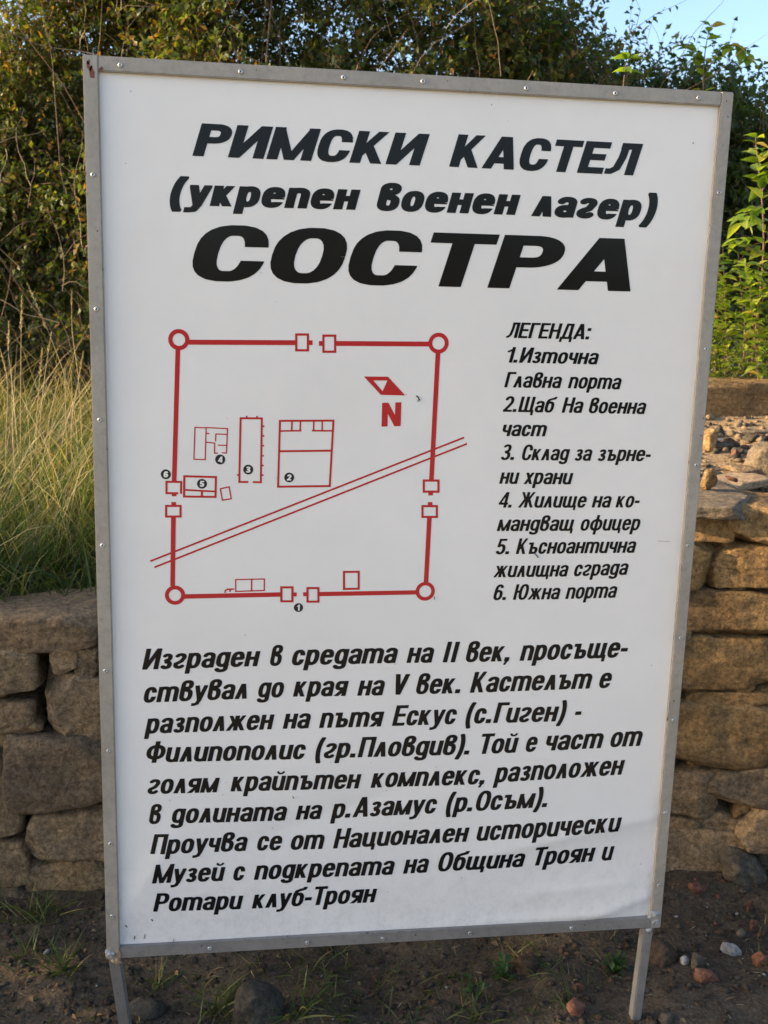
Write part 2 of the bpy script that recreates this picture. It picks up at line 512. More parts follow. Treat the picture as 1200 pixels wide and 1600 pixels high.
for (a, b_, c, d, o) in L:
    sd += 1
    wall_stone(a, b_, c, d, M_stone, .26, -o, sd, 26, random.uniform(-.05, .05), amp=.04, pw=18, rnd=.13, cut=(1.2, 1.5), nc=16)
Rr = [(1020, 798, 1160, 847, 0, -.02), (1160, 795, 1265, 852, -.01, 0.02), (1000, 850, 1123, 924, -.012, 0), (1126, 852, 1265, 918, .012, 0),
      (1000, 925, 1262, 994, 0, .0), (1000, 997, 1262, 1080, .004, .01), (1010, 1102, 1262, 1202, -.004, -.02),
      (1095, 1082, 1262, 1101, .012, -.02), (990, 1084, 1092, 1104, .03, 0), (990, 1206, 1130, 1271, .006, 0), (1133, 1203, 1262, 1262, .0, .0),
      (990, 1274, 1105, 1299, .02, 0), (1108, 1270, 1175, 1298, .03, 0), (990, 1302, 1182, 1392, 0, .02), (1178, 1266, 1262, 1335, -.01, .0)]
for (a, b_, c, d, o, t) in Rr:
    sd += 1
    wall_stone(a, b_, c, d, M_stone_w if b_ < 1200 else M_stone, .30, -o, sd, 28, t, amp=.045 if d - b_ > 30 else .06, rnd=.11, pw=20, cut=(1.12, 1.5), nc=18)
# courses that run on behind the board
zz = 0.0
row = 0
while zz < 1.0:
    h = random.uniform(.11, .17)
    x = -0.70 + random.uniform(0, .06)
    while x < 0.84:
        w_ = random.uniform(.18, .34)
        if x + w_ > .90: w_ = .90 - x
        top = .75 + .28 * float(sstep(.1, .75, np.array(x + w_ / 2)))
        if zz + h * .7 < top and w_ > .06:
            sd += 1
            me = stone_mesh('stone', w_ - .012, .24, h - .012, M_stone, sd, 7)
            link('stone', me, wall, (x + w_ / 2, float(WY(np.array(x + w_ / 2))) + .115 - .7, zz + h / 2), (0, 0, random.uniform(-.04, .04)))
        x += w_
    zz += h
    row += 1
# further stones outside the frame on both sides so the wall does not end at the picture's edge
for side, xa, xb in ((-1, -2.7, -1.02), (1, 1.34, 2.7)):
    zz = 0.0
    while zz < (.72 if side < 0 else 1.0):
        h = random.uniform(.11, .16)
        x = xa + random.uniform(0, .08)
        while x < xb - .1:
            w_ = min(random.uniform(.2, .36), xb - x)
            sd += 1
            me = stone_mesh('stone', w_ - .012, .24, h - .012, M_stone if side < 0 else M_stone_w, sd, 7)
            link('stone', me, wall, (x + w_ / 2, float(WY(np.array(x + w_ / 2))) + .11 - .7, zz + h / 2 + (.03 if side > 0 else 0)), (0, 0, random.uniform(-.04, .04)))
            x += w_
        zz += h

for _k in range(150):                       # small wedged stones and chips in the joints
    _x = random.choice((random.uniform(-1.35, -.62), random.uniform(.82, 1.5)))
    _z = random.uniform(.03, .72 if _x < 0 else .95)
    sd += 1
    _sw, _sh = random.uniform(.035, .10), random.uniform(.025, .06)
    link('stone', stone_mesh('stone', _sw, .08, _sh, M_stone if _x < 0 else M_stone_w, sd, 8, amp=.08, pw=6), wall,
         (_x, float(WY(np.array(_x))) + .04 + random.uniform(.012, .03) - .7, _z), (0, random.uniform(-.4, .4), random.uniform(-.2, .2)))

def rock(name, px, py, wpx, hpx, mat, label, cat='stone', Yp=None, dep=1.0, seed=0, rot=(0, 0, 0), pw=3.0, amp=.09, n=8, group=None, sink=.3, zoff=0):
    """loose stone: pixel centre and size; it rests on the terrain (or at depth Yp)"""
    if Yp is None:
        z = 1.12 if py < 760 else 0.0
        for _ in range(8):
            p = atz(px, py, z); z = tz(p[0], p[1])
    else:
        p = aty(px, py, Yp)
    dist = float(np.dot(p - CAM, RW[2]))
    W_ = wpx * dist / F; H_ = hpx * dist / F
    me = stone_mesh(name, W_, W_ * dep, H_, mat, seed, n, amp=amp, pw=pw, rnd=.22)
    zz_ = p[2] if Yp is not None else tz(p[0], p[1]) + H_ * (.5 - sink)
    o = link(name, me, None, (p[0], p[1], zz_ + zoff), rot)
    return tag(o, label, cat, group)
# top of the wall, right side
_a, _b = aty(1000, 786, .56), aty(1187, 786, .545)
_zt = aty(1100, 785, .56)[2]
_back = atz(1100, 744, _zt)[1]
tag(link('flat_slab', stone_mesh('flat_slab', (_b - _a)[0] * 1.22, _back - .55, .046, M_pale, 301, 30, .08, .05, 7, cut=(.95, 1.25), nc=12), None,
         ((_a[0] + _b[0]) / 2, (.540 + _back) / 2, _zt - .019), (.02, .0, -.16)),
    'large flat pale slab capping the wall right of the board', 'stone slab')
_c = aty(1000, 624, 1.95); _d = aty(1300, 624, 1.95); _z1 = aty(1150, 597, 1.95)[2]; _z0 = aty(1150, 652, 1.95)[2]
tag(link('curb_block', stone_mesh('curb_block', _d[0] - _c[0], .20, _z1 - _z0 + .03, M_stone_w, 302, 30, .03, .035, 12, cut=(1.15, 1.4), nc=12), None,
         ((_c[0] + _d[0]) / 2, 2.04, (_z0 + _z1) / 2 - .01), (0, -.01, .0)),
    'long flat brown block at the back of the rubble shelf below the green sapling', 'stone block')
K = dict(Yp=None)
rock('flat_stone', 1146, 676, 120, 26, M_sand, 'flat tan stone lying in the rubble in front of the long brown block', 'stone', None, .7, 303, (0, -.10, .2), 6, .06, 16)
rock('flat_stone', 1190, 646, 74, 9, M_pale, 'thin pale cream stone lying just in front of the long brown block', 'stone', None, .3, 304, (0, 0, .1), 4, .05, 12)
rock('boulder', 1208, 742, 84, 70, M_pale, 'rounded pale boulder at the right edge of the rubble shelf', 'stone', None, .9, 305, (0, .1, 0), 3.6, .06, 18)
rock('angular_stone', 1104, 722, 26, 36, M_stone_w, 'upright brown stone at the right frame edge above the flat slab', 'stone', None, .9, 306, (0, .1, .2), 6, .07, 14, sink=.1)
rock('angular_stone', 1138, 718, 28, 18, M_brown, 'dull brown square stone in the rubble above the flat slab', 'stone', None, .8, 307, (0, .1, .3), 6, .06, 12, sink=.15)
rock('angular_stone', 1124, 702, 38, 14, M_grey, 'grey wedge shaped stone in the rubble beside the upright brown stone', 'stone', None, .8, 308, (0, .05, -.1), 6, .06, 12)
rock('flat_stone', 1166, 742, 66, 11, M_stone, 'thin brown slab bridging the gap between flat slab and pale boulder', 'stone', None, .8, 309, (0, .10, .1), 6, .06, 14, sink=.0)
rock('brick_fragment', 1152, 688, 14, 13, M_brick, 'small orange brick fragment in the rubble just below the flat tan stone', 'brick fragment', None, .7, 310, (.2, .5, .3), 5, .05, 9, sink=.1)
rock('brick_fragment', 1143, 748, 18, 6, M_brick, 'small orange tile chip lying on top of the flat pale slab', 'brick fragment', .70, .7, 311, (0, .3, .3), 6, .05, 9)
rock('brick_fragment', 1197, 634, 16, 24, M_brick, 'red brick fragment on end at the right edge beside the long brown block', 'brick fragment', None, .7, 312, (0, .2, .1), 6, .05, 9, sink=.1)
rock('brick_fragment', 1180, 641, 34, 5, M_brick, 'thin flat red tile piece lying behind the thin cream stone', 'brick fragment', None, .6, 313, (0, 0, .1), 6, .05, 9)
rock('angular_stone', 1108, 748, 24, 34, M_stone_w, 'blocky tan stone at the left end of the flat slab against the board', 'stone', .72, .8, 314, (0, .05, .1), 5, .07, 14)
rock('pebble', 1163, 706, 12, 10, M_brick, 'small orange pebble among grey rubble above the flat slab', 'pebble', None, .8, 315, (0, .3, 0), 4, .05, 8)
rock('pebble', 1128, 690, 14, 7, M_white, 'small pale chip on the rubble left of the flat tan stone', 'pebble', None, .8, 316, (0, .3, 0), 4, .05, 8)
rock('grey_stone', 1172, 716, 24, 14, M_grey, 'grey stone in the rubble beside the small orange pebble', 'stone', None, .8, 317, (0, .2, .5), 5, .07, 10)
rock('grey_stone', 1150, 731, 22, 12, M_grey, 'grey flat stone in front of the dull brown square stone', 'stone', None, .8, 318, (0, .1, .9), 5, .07, 10)
# at the foot of the wall and in the dirt
rock('boulder', 405, 1592, 76, 84, M_grey, 'grey rounded boulder half buried in the dirt below the board', 'stone', None, .8, 320, (.1, .05, .2), 3.2, .05, 14, sink=.35)
rock('brick_fragment', 897, 1580, 27, 24, M_brick, 'orange brick fragment in the dirt left of the right leg', 'brick fragment', None, .9, 321, (.1, .3, .5), 4.5, .06, 7)
rock('brick_fragment', 1104, 1530, 34, 22, M_brick, 'dull red brick fragment in the dirt right of the right leg', 'brick fragment', None, .7, 322, (0, .1, .2), 5, .05, 7)
rock('brown_stone', 1032, 1502, 44, 44, M_brown, 'brown angular stone directly behind the right leg', 'stone', None, .8, 323, (.1, .1, .4), 4, .07, 10)
rock('white_stone', 1069, 1504, 14, 14, M_white, 'small round white stone nearest to the right leg', 'stone', None, .9, 324, (0, 0, .3), 3, .08, 7)
rock('white_stone', 1142, 1487, 32, 16, M_white, 'elongated white stone in the dirt at lower right', 'stone', None, .6, 325, (0, .1, -.2), 3.2, .09, 8)
rock('white_stone', 1158, 1461, 13, 11, M_pale, 'small cream stone below the leaning tile shard', 'stone', None, .9, 326, (0, 0, .3), 3, .06, 7)
rock('grey_stone', 1089, 1510, 22, 30, M_grey, 'grey stone touching the small round white stone', 'stone', None, .8, 327, (0, .2, .4), 3.5, .07, 8)
rock('tile_shard', 1171, 1424, 12, 28, M_brick, 'narrow upright orange tile shard in the dirt at lower right', 'tile shard', None, .3, 328, (.1, -.25, .2), 6, .04, 6)
rock('tile_shard', 1176, 1455, 12, 30, M_brick, 'orange tile shard leaning just below the narrow upright one', 'tile shard', None, .3, 329, (.1, -.1, .2), 6, .04, 6)
rock('tile_shard', 1188, 1462, 16, 14, M_brick, 'small flat orange tile shard at the right of the leaning shard', 'tile shard', None, .4, 330, (.1, .2, .2), 6, .04, 6)
rock('brick_fragment', 1090, 1390, 28, 15, M_brick, 'orange brick chip against the foot of the wall right of the board', 'brick fragment', None, .6, 331, (0, .12, .1), 4, .05, 7)
rock('brick_fragment', 906, 1545, 15, 11, M_brick, 'small pinkish brick chip in the dirt under the board near its right leg', 'brick fragment', None, .7, 332, (0, .1, .1), 4, .05, 6)
rock('brick_fragment', 1188, 1505, 26, 24, M_brick, 'dark orange brick piece at the far lower right edge', 'brick fragment', None, .7, 333, (.2, .4, .1), 5, .05, 7)
rock('broken_rock', 1158, 1366, 84, 44, M_grey, 'broken earthy rock at the foot of the wall at right', 'stone', None, .8, 334, (.1, .35, -.1), 2.6, .16, 14, sink=.25)
rock('broken_rock', 1195, 1345, 62, 42, M_pale, 'light tan broken stone on top of the earthy rock by the right edge', 'stone', .62, .8, 335, (.1, .2, -.1), 3, .12, 12)
rock('grey_stone', 1040, 1596, 20, 22, M_grey, 'grey pebble at the very bottom right of the right leg', 'stone', None, .8, 336, (0, .2, .4), 3.5, .07, 7)
rock('brown_stone', 222, 1578, 66, 24, M_grey, 'low grey brown stone in the dirt right of the left leg', 'stone', None, .8, 337, (0, .05, .4), 3, .08, 9, sink=.45)
rock('brown_stone', 822, 1512, 40, 30, M_brown, 'brown lump of stone under the board near its bottom right', 'stone', None, .8, 338, (0, .05, .4), 3, .1, 9, sink=.4)

# gravel: many small stones as one scatter per colour
def gravel(name, n, area, smin, smax, mat, seed):
    r = np.random.default_rng(seed)
    base = np.array([[1, 0, 0], [-1, 0, 0], [0, 1, 0], [0, -1, 0], [0, 0, 1], [0, 0, -1]], float)
    tri = np.array([[0, 2, 4], [2, 1, 4], [1, 3, 4], [3, 0, 4], [2, 0, 5], [1, 2, 5], [3, 1, 5], [0, 3, 5]])
    # one subdivision for less crystalline bits
    vs = [tuple(v) for v in base]; fs = []
    def mid(a, b):
        v = np.array(vs[a]) + np.array(vs[b]); v /= np.linalg.norm(v)
        vs.append(tuple(v)); return len(vs) - 1
    for a, b, c in tri:
        ab, bc, ca = mid(a, b), mid(b, c), mid(c, a)
        fs += [(a, ab, ca), (ab, b, bc), (ca, bc, c), (ab, bc, ca)]
    base = np.array(vs); tri = np.array(fs)
    key = np.round(base * 1000).astype(int)
    _, first, inv = np.unique(key, axis=0, return_index=True, return_inverse=True)
    base = base[first]; tri = inv.ravel()[tri]
    px = r.uniform(area[0], area[1], n); py = r.uniform(area[2], area[3], n)
    s = smin + (smax - smin) * r.uniform(0, 1, n) ** 7
    pz = terrain(px, py)
    V = base[None] * s[:, None, None] * r.uniform(.5, 1.3, (n, 1, 3)) * r.uniform(.5, 1.25, (n, len(base), 1))
    a = r.uniform(0, 6.28, n); c, s_ = np.cos(a), np.sin(a)
    Vx = V[:, :, 0] * c[:, None] - V[:, :, 1] * s_[:, None]
    Vy = V[:, :, 0] * s_[:, None] + V[:, :, 1] * c[:, None]
    V = np.stack([Vx + px[:, None], Vy + py[:, None], V[:, :, 2] * .75 + (pz + s * .2)[:, None]], -1).reshape(-1, 3)
    T = (tri[None] + (np.arange(n) * len(base))[:, None, None]).reshape(-1, 3)
    o = link(name, mesh(name, V, T, mat, False))
    return tag(o, None, None, None, 'stuff')
def gl(o, l, c): o['label'] = l; o['category'] = c
gl(gravel('gravel', 9000, (-1.3, 1.7, -.25, .62), .0012, .012, M_grey, 1), 'grey grit and small stones scattered over the dirt under the board', 'gravel')
gl(gravel('gravel', 6000, (-1.3, 1.7, -.25, .62), .0015, .013, M_brown, 2), 'brown crumbs of earth and stone scattered over the dirt', 'gravel')
gl(gravel('gravel', 260, (-1.3, 1.7, -.25, .62), .0015, .008, M_white, 3), 'tiny white chips scattered over the dirt', 'gravel')
gl(gravel('gravel', 150, (.5, 1.7, -.25, .62), .002, .014, M_brick, 4), 'small red brick crumbs in the dirt at the right', 'gravel')
gl(gravel('rubble', 5200, (.55, 2.3, .85, 2.0), .002, .026, M_sand, 5), 'pale sandy rubble on the shelf above the wall', 'rubble')
gl(gravel('rubble', 650, (.55, 2.3, .82, 2.0), .003, .034, M_grey, 6), 'grey stones mixed in the rubble above the wall', 'rubble')
gl(gravel('rubble', 160, (.55, 2.3, .85, 2.0), .002, .014, M_brick, 7), 'orange brick crumbs mixed in the rubble above the wall', 'rubble')

# ------------------------------------------------------------------ vegetation
def tubes(paths, radii, sides=4):
    """paths: (n,k,3) arrays, radii (n,k)"""
    n, k, _ = paths.shape
    T = np.gradient(paths, axis=1)
    T /= np.linalg.norm(T, axis=2)[..., None] + 1e-9
    up = np.where(np.abs(T[..., 2:3]) > .9, np.array([1., 0, 0]), np.array([0, 0, 1.]))
    A = np.cross(T, up); A /= np.linalg.norm(A, axis=2)[..., None] + 1e-9
    B = np.cross(T, A)
    a = np.arange(sides) * 2 * math.pi / sides
    V = paths[:, :, None] + radii[:, :, None, None] * (A[:, :, None] * np.cos(a)[None, None, :, None] + B[:, :, None] * np.sin(a)[None, None, :, None])
    V = V.reshape(-1, 3)
    i = np.arange(n)[:, None, None] * k * sides + np.arange(k - 1)[None, :, None] * sides + np.arange(sides)[None, None]
    j = np.arange(n)[:, None, None] * k * sides + np.arange(k - 1)[None, :, None] * sides + ((np.arange(sides) + 1) % sides)[None, None]
    Fq = np.stack([i, j, j + sides, i + sides], -1).reshape(-1, 4)
    return V, Fq
def leaves(P, D, N, Ln, Wd, fold=.25, curl=.2):
    """P base points, D direction, N face normal -> folded pointed leaves, 6 verts 4 tris"""
    D = D / (np.linalg.norm(D, axis=1)[:, None] + 1e-9)
    S = np.cross(D, N); S /= np.linalg.norm(S, axis=1)[:, None] + 1e-9
    U = np.cross(S, D)
    L_ = Ln[:, None]; W_ = Wd[:, None]
    v0 = P
    v1 = P + D * L_ * .42 + S * W_ * .5 + U * W_ * fold
    v2 = P + D * L_ * .42 - S * W_ * .5 + U * W_ * fold
    vm = P + D * L_ * .45
    v4 = P + D * L_ * .97 - U * L_ * curl
    V = np.stack([v0, v1, vm, v2, v4], 1).reshape(-1, 3)
    o = (np.arange(len(P)) * 5)[:, None]
    T = np.concatenate([o + np.array([[0, 1, 2]]), o + np.array([[0, 2, 3]]), o + np.array([[1, 4, 2]]), o + np.array([[2, 4, 3]])])
    return V, T
def unit(v): return v / (np.linalg.norm(v, axis=-1)[..., None] + 1e-9)
def shoots(base, dirs, lens, nseg, r, droop=.15, wob=.25):
    n = len(base)
    P = np.zeros((n, nseg + 1, 3)); P[:, 0] = base
    d = unit(dirs)
    for k in range(nseg):
        d = unit(d + r.normal(0, wob / nseg * 1.5, (n, 3)) + np.array([0, 0, -droop / nseg]))
        P[:, k + 1] = P[:, k] + d * (lens / nseg)[:, None]
    return P
def leaf_on(P, per, r, ln, wd, spread=.9):
    """leaves along shoot paths"""
    n, k, _ = P.shape
    t = np.tile(np.linspace(.12, 1.0, per)[None], (n, 1)) + r.uniform(-.03, .03, (n, per))
    t = np.clip(t, 0, .999) * (k - 1)
    i = t.astype(int); f = (t - i)[..., None]
    ar = np.arange(n)[:, None]
    B = P[ar, i] * (1 - f) + P[ar, i + 1] * f
    T = unit(P[ar, i + 1] - P[ar, i])
    rn = unit(r.normal(0, 1, B.shape))
    side = unit(np.cross(T, rn))
    D = unit(T * r.uniform(.2, .9, t.shape)[..., None] + side * spread + np.array([0, 0, -.1]))
    N = unit(r.normal(0, .55, B.shape) + np.array([0, -.25, .9]))
    B = B.reshape(-1, 3); D = D.reshape(-1, 3); N = N.reshape(-1, 3)
    m = len(B)
    L_ = r.uniform(*ln, m); 
    return leaves(B, D, N, L_, L_ * r.uniform(wd * .8, wd * 1.2, m), r.uniform(.1, .35), .15)

def shrub(name, label, cat, x0, x1, y0, y1, zb, top, mat, n, seed, ln=(.024, .044), wd=.58, group=None, low=.45, top_shoots=0, nst=60, depth=.9, per=16, tl=(.3, .7), sk=0.0):
    """bushy mass: shoots start inside a lumpy volume under the outline top(x)"""
    r = np.random.default_rng(seed)
    c = ((x0 + x1) / 2, (y0 + y1) / 2)
    root = empty(name, (c[0], c[1], zb), label, cat, group)
    off = np.array([c[0], c[1], zb])
    B = []
    need = n
    while need > 0:
        m = need * 3
        x = r.uniform(x0, x1, m); H = top(x)
        y = y0 + (y1 - y0) * r.uniform(0, 1, m) ** 1.3
        u = r.uniform(0, 1, m) ** .8
        z = zb + (H - zb) * u
        # lumps: keep where a coarse field is positive -> clumps with dark hollows between
        g = fbm(np.c_[x * 2.0, y * 2.0, z * 2.0], 2, seed)
        yy = (y - y0) / (y1 - y0)
        edge = .28 * (u ** 3)
        ok = (g > -.30 + .5 * (.5 - yy) - .2) & (yy > edge * r.uniform(.3, 1, m)) & (r.uniform(0, 1, m) < np.where(u < low, .55, 1))
        # scallop the front
        sc = .35 * fbm(np.c_[x * 1.4, z * 1.4], 2, seed + 3)
        ok &= (y > y0 + .25 + sc * .5)
        q = np.c_[x, y, z][ok][:need]
        B.append(q); need -= len(q)
    B = np.concatenate(B)
    B[:, 1] += sk * (x1 - B[:, 0])
    dirs = r.normal(0, .55, (n, 3)) + np.array([0, -.45, .55])
    P = shoots(B, dirs, r.uniform(.14, .36, n), 4, r, .5, .7)
    if top_shoots:
        x = r.uniform(x0, x1, top_shoots)
        b2 = np.c_[x, y0 + (y1 - y0) * r.uniform(.2, .9, top_shoots), top(x) - r.uniform(.1, .45, top_shoots)]
        b2[:, 1] += sk * (x1 - b2[:, 0])
        P2 = shoots(b2, r.normal(0, .3, (top_shoots, 3)) + np.array([0, 0, 1.]), r.uniform(*tl, top_shoots), 4, r, .1, .5)
        P = np.concatenate([P, P2])
    V, T = leaf_on(P, per, r, ln, wd)
    f = link('foliage', mesh('foliage', V - off, T, mat), root)
    Vt, Ft = tubes(P, np.linspace(.0022, .0008, P.shape[1])[None] * np.ones((len(P), 1)), 3)
    link('twigs', mesh('twigs', Vt - off, Ft, M_twig), root)
    # stems rising from the ground through the mass
    x = r.uniform(x0, x1, nst)
    b0 = np.c_[x, y0 + (y1 - y0) * r.uniform(.45, .95, nst), np.full(nst, zb - .05)]
    b0[:, 1] += sk * (x1 - b0[:, 0])
    H = top(x) - zb
    Ps = shoots(b0, r.normal(0, .22, (nst, 3)) + np.array([0, -.05, 1.]), H * r.uniform(.7, 1.08, nst), 9, r, .0, .5)
    Vs, Fs_ = tubes(Ps, np.linspace(.008, .0014, 10)[None] * r.uniform(.5, 1.2, (nst, 1)), 5)
    link('stems', mesh('stems', Vs - off, Fs_, M_twig), root)
    return root

topL = lambda x: np.interp(x, [-4.5, -3, -1.85, -1.55, -1.25, -.9, 0], [2.3, 2.35, 2.5, 2.72, 3.1, 3.45, 3.6])
shrub('hedge_shrub', 'autumn tinged dense shrub rising behind the tall grass at left', 'shrub', -3.8, -.35, 2.7, 3.9, .9, topL, M_hedge_o, 10500, 21, sk=.42, top_shoots=330, nst=70)
topM = lambda x: np.interp(x, [-1, 0, .9, 1.3, 1.7], [3.55, 3.7, 3.5, 2.9, 2.6])
shrub('hedge_shrub', 'tall dark green shrub behind the middle of the board', 'shrub', -1.0, 1.6, 2.7, 4.2, .95, topM, M_hedge, 5600, 22, sk=.12, top_shoots=200, nst=60)
topR = lambda x: np.interp(x, [1.0, 1.3, 1.6, 1.9, 2.3, 2.5, 2.8, 3.2], [3.2, 3.02, 2.8, 2.72, 2.8, 2.64, 2.5, 2.45])
shrub('hedge_shrub', 'loose leafy shrub against the sky behind the board top right', 'shrub', 1.0, 3.0, 3.3, 4.6, 1.1, topR, M_hedge_d, 3000, 23, ln=(.028, .055), top_shoots=330, nst=50, tl=(.25, .55))
topF = lambda x: np.interp(x, [2, 3, 4.5, 7, 9], [3.1, 3.1, 3.2, 3.4, 3.6])
shrub('hedge_shrub', 'dark green bank of bushes far behind the sapling at right', 'shrub', 2.2, 9, 6.0, 8.0, 1.2, topF, M_hedge_d, 4600, 24, ln=(.04, .07), top_shoots=150, nst=50)
# off to the left, the low scrub whose shade lies over the wall foot and the ground
topS = lambda x: np.interp(x, [-6.4, -5.5, -4.4, -3.4], [1.75, 2.1, 2.05, 1.65])
shrub('scrub_bush', 'low scrub bush growing left of the grassy bank', 'shrub', -6.4, -3.4, -.7, 1.2, -.05, topS, M_hedge_o, 1500, 25, ln=(.03, .05), top_shoots=120, nst=60)

topS2 = lambda x: np.interp(x, [-6.8, -5.8, -4.8], [2.5, 2.85, 2.7])  # unseen bush added at left to keep sun off the lower hedge
shrub('scrub_bush', 'taller scrub bush added out of view to shade the lower autumn hedge', 'shrub', -6.8, -4.8, 3.1, 5.6, .7, topS2, M_hedge, 2200, 26, ln=(.035, .06), top_shoots=90, nst=40)

# pale dry shoots and bare twigs in front of the shrubs
def bare(n, x0, x1, Y, z0, z1, seed, mat, label, name='bare_shoots'):
    r = np.random.default_rng(seed)
    b0 = np.c_[r.uniform(x0, x1, n), Y + r.uniform(-.35, .3, n), r.uniform(z0, z1, n)]
    P = shoots(b0, r.normal(0, .45, (n, 3)) + np.array([.0, -.1, .9]), r.uniform(.2, .65, n), 7, r, .15, .9)
    V, Fq = tubes(P, np.linspace(.0017, .0005, 8)[None] * r.uniform(.6, 1.3, (n, 1)), 4)
    o = link(name, mesh(name, V, Fq, mat, True))
    return tag(o, label, 'twigs', None, 'stuff')
bare(150, -2.4, .9, 3.05, 1.2, 3.0, 31, M_twig_p, 'thin pale dry twigs sticking out of the shrubs')
bare(100, -2.2, 2.6, 3.1, 1.4, 2.7, 32, M_stem_r, 'thin reddish shoots sticking out of the shrubs')

# big-leaved plants: every leaf an object of its own
def big_leaf_meshes(mat):
    out = []
    for s in range(6):
        r = np.random.default_rng(900 + s)
        n = 6
        t = np.linspace(0, 1, n + 1)
        wv = np.sin(math.pi * t ** .78) * .27 * (1 + .1 * r.normal(0, 1, n + 1)); wv[0] = .01; wv[-1] = .0
        bend = -.35 * t ** 2 * r.uniform(.3, 1.3)
        V = []
        for i in range(n + 1):
            V += [(t[i], -wv[i], bend[i] + .35 * wv[i]), (t[i], 0, bend[i]), (t[i], wv[i], bend[i] + .35 * wv[i])]
        Fc = []
        for i in range(n):
            a = i * 3
            Fc += [(a, a + 3, a + 4, a + 1), (a + 1, a + 4, a + 5, a + 2)]
        out.append(mesh('leaf', np.array(V), np.array(Fc), mat, True))
    return out
BL = big_leaf_meshes(M_bright)
def leaf_obj(parent, p, d, ln, roll):
    d = Vector(d).normalized()
    q = d.to_track_quat('X', 'Z')
    m = q.to_matrix().to_4x4() @ Matrix.Rotation(roll, 4, 'X')
    o = bpy.data.objects.new('leaf', random.choice(BL))
    COL.objects.link(o)
    o.parent = parent
    o.matrix_local = Matrix.Translation(Vector(p)) @ m @ Matrix.Scale(ln, 4)
    return o
def stem_plant(name, label, cat, paths, mat_stem, rad, leafs, ln, seed, group=None):
    """paths: lists of world points (stems); leaves grow in pairs along them"""
    r = random.Random(seed)
    b = Vector(paths[0][0])
    root = empty(name, b, label, cat, group)
    for k, pts in enumerate(paths):
        pts = [Vector(p) - b for p in pts]
        # smooth resample
        t = np.linspace(0, len(pts) - 1, 12)
        A = np.array([list(p) for p in pts])
        Q = np.stack([np.interp(t, np.arange(len(pts)), A[:, c]) for c in range(3)], -1)
        for _ in range(2): Q[1:-1] = (Q[:-2] + Q[1:-1] * 2 + Q[2:]) / 4
        rr = rad * (1 if k == 0 else .65)
        V, Fq = tubes(Q[None], np.linspace(rr, rr * .3, 12)[None], 6)
        link('stem', mesh('stem', V, Fq, mat_stem, True), root)
        n = leafs[k]
        ph = r.uniform(0, 6)
        for i in range(n):
            u = (i + .6) / n
            u = .12 + .88 * u
            f = u * 11; i0 = min(int(f), 10); q = Q[i0] + (Q[i0 + 1] - Q[i0]) * (f - i0)
            T = Vector(Q[i0 + 1] - Q[i0]).normalized()
            ph += 1.57 + r.uniform(-.4, .4)
            for s in (0, math.pi):
                a = ph + s
                side = Vector((math.cos(a), math.sin(a), 0))
                d = side * r.uniform(.7, 1) + T * r.uniform(.1, .7) + Vector((0, 0, r.uniform(-.45, .25)))
                leaf_obj(root, q, d, r.uniform(*ln), r.uniform(-.5, .5))
    return root
W3 = lambda x, y, Y: tuple(aty(x, y, Y))
stem_plant('sapling', 'sunlit broad leaved sapling with a reddish stem at the right edge', 'sapling',
           [[W3(1172, 600, 2.3), W3(1182, 500, 2.28), W3(1196, 400, 2.25), W3(1192, 320, 2.2), W3(1184, 250, 2.2), W3(1180, 212, 2.2)],
            [W3(1196, 400, 2.25), W3(1172, 385, 2.15), W3(1150, 372, 2.1)],
            [W3(1192, 320, 2.2), W3(1170, 330, 2.1), W3(1158, 350, 2.05)],
            [W3(1190, 300, 2.2), W3(1205, 270, 2.2), W3(1225, 230, 2.2)],
            [W3(1184, 460, 2.28), W3(1215, 420, 2.2), W3(1240, 380, 2.2)]], M_stem_r, .0055, [20, 8, 7, 9, 10], (.055, .095), 5)
def bushy(label, x0, x1, Yd, n, seed, top, ln):
    rr_ = random.Random(seed)
    ps = []
    for k in range(n):
        bx = x0 + (x1 - x0) * (k + .5) / n + rr_.uniform(-8, 8); t_ = top + rr_.uniform(-10, 70)
        Yk = Yd + rr_.uniform(-.12, .2); dx = rr_.uniform(-22, 22)
        ps.append([W3(bx, 618, Yk), W3(bx + dx * .3, 618 - (618 - t_) * .35, Yk - .04), W3(bx + dx * .7, 618 - (618 - t_) * .7, Yk - .07), W3(bx + dx, t_, Yk - .1)])
    stem_plant('leafy_plant', label, 'plant', ps, M_stem_r, .0035, [16] * n, ln, seed)
bushy('bright green leafy plant low behind the long block left of the sapling stem', 1085, 1165, 2.15, 10, 6, 375, (.038, .07))
bushy('bright green leafy plant behind the long block right of the sapling stem', 1170, 1265, 2.15, 10, 7, 390, (.038, .07))
stem_plant('leaf_sprig', 'small light green leaf sprig peeping over the top bar of the board', 'plant',
           [[(aty(965, 600, 1.3)[0], 1.3, .98), W3(968, 300, 1.3), W3(973, 135, 1.3), W3(979, 92, 1.3)]], M_stem_r, .0028, [3], (.05, .06), 9)
root = bpy.data.objects['leaf_sprig']
for (px, py, dx, dz, ln) in ((979, 92, -1, .02, .066), (979, 92, 1, .12, .062), (979, 94, -.3, .25, .05), (977, 112, -1, .1, .056), (977, 112, 1, .12, .060), (979, 93, .4, .2, .05)):
    leaf_obj(root, Vector(aty(px, py, 1.3)) - root.location, (dx, -.35, dz), ln, .3)
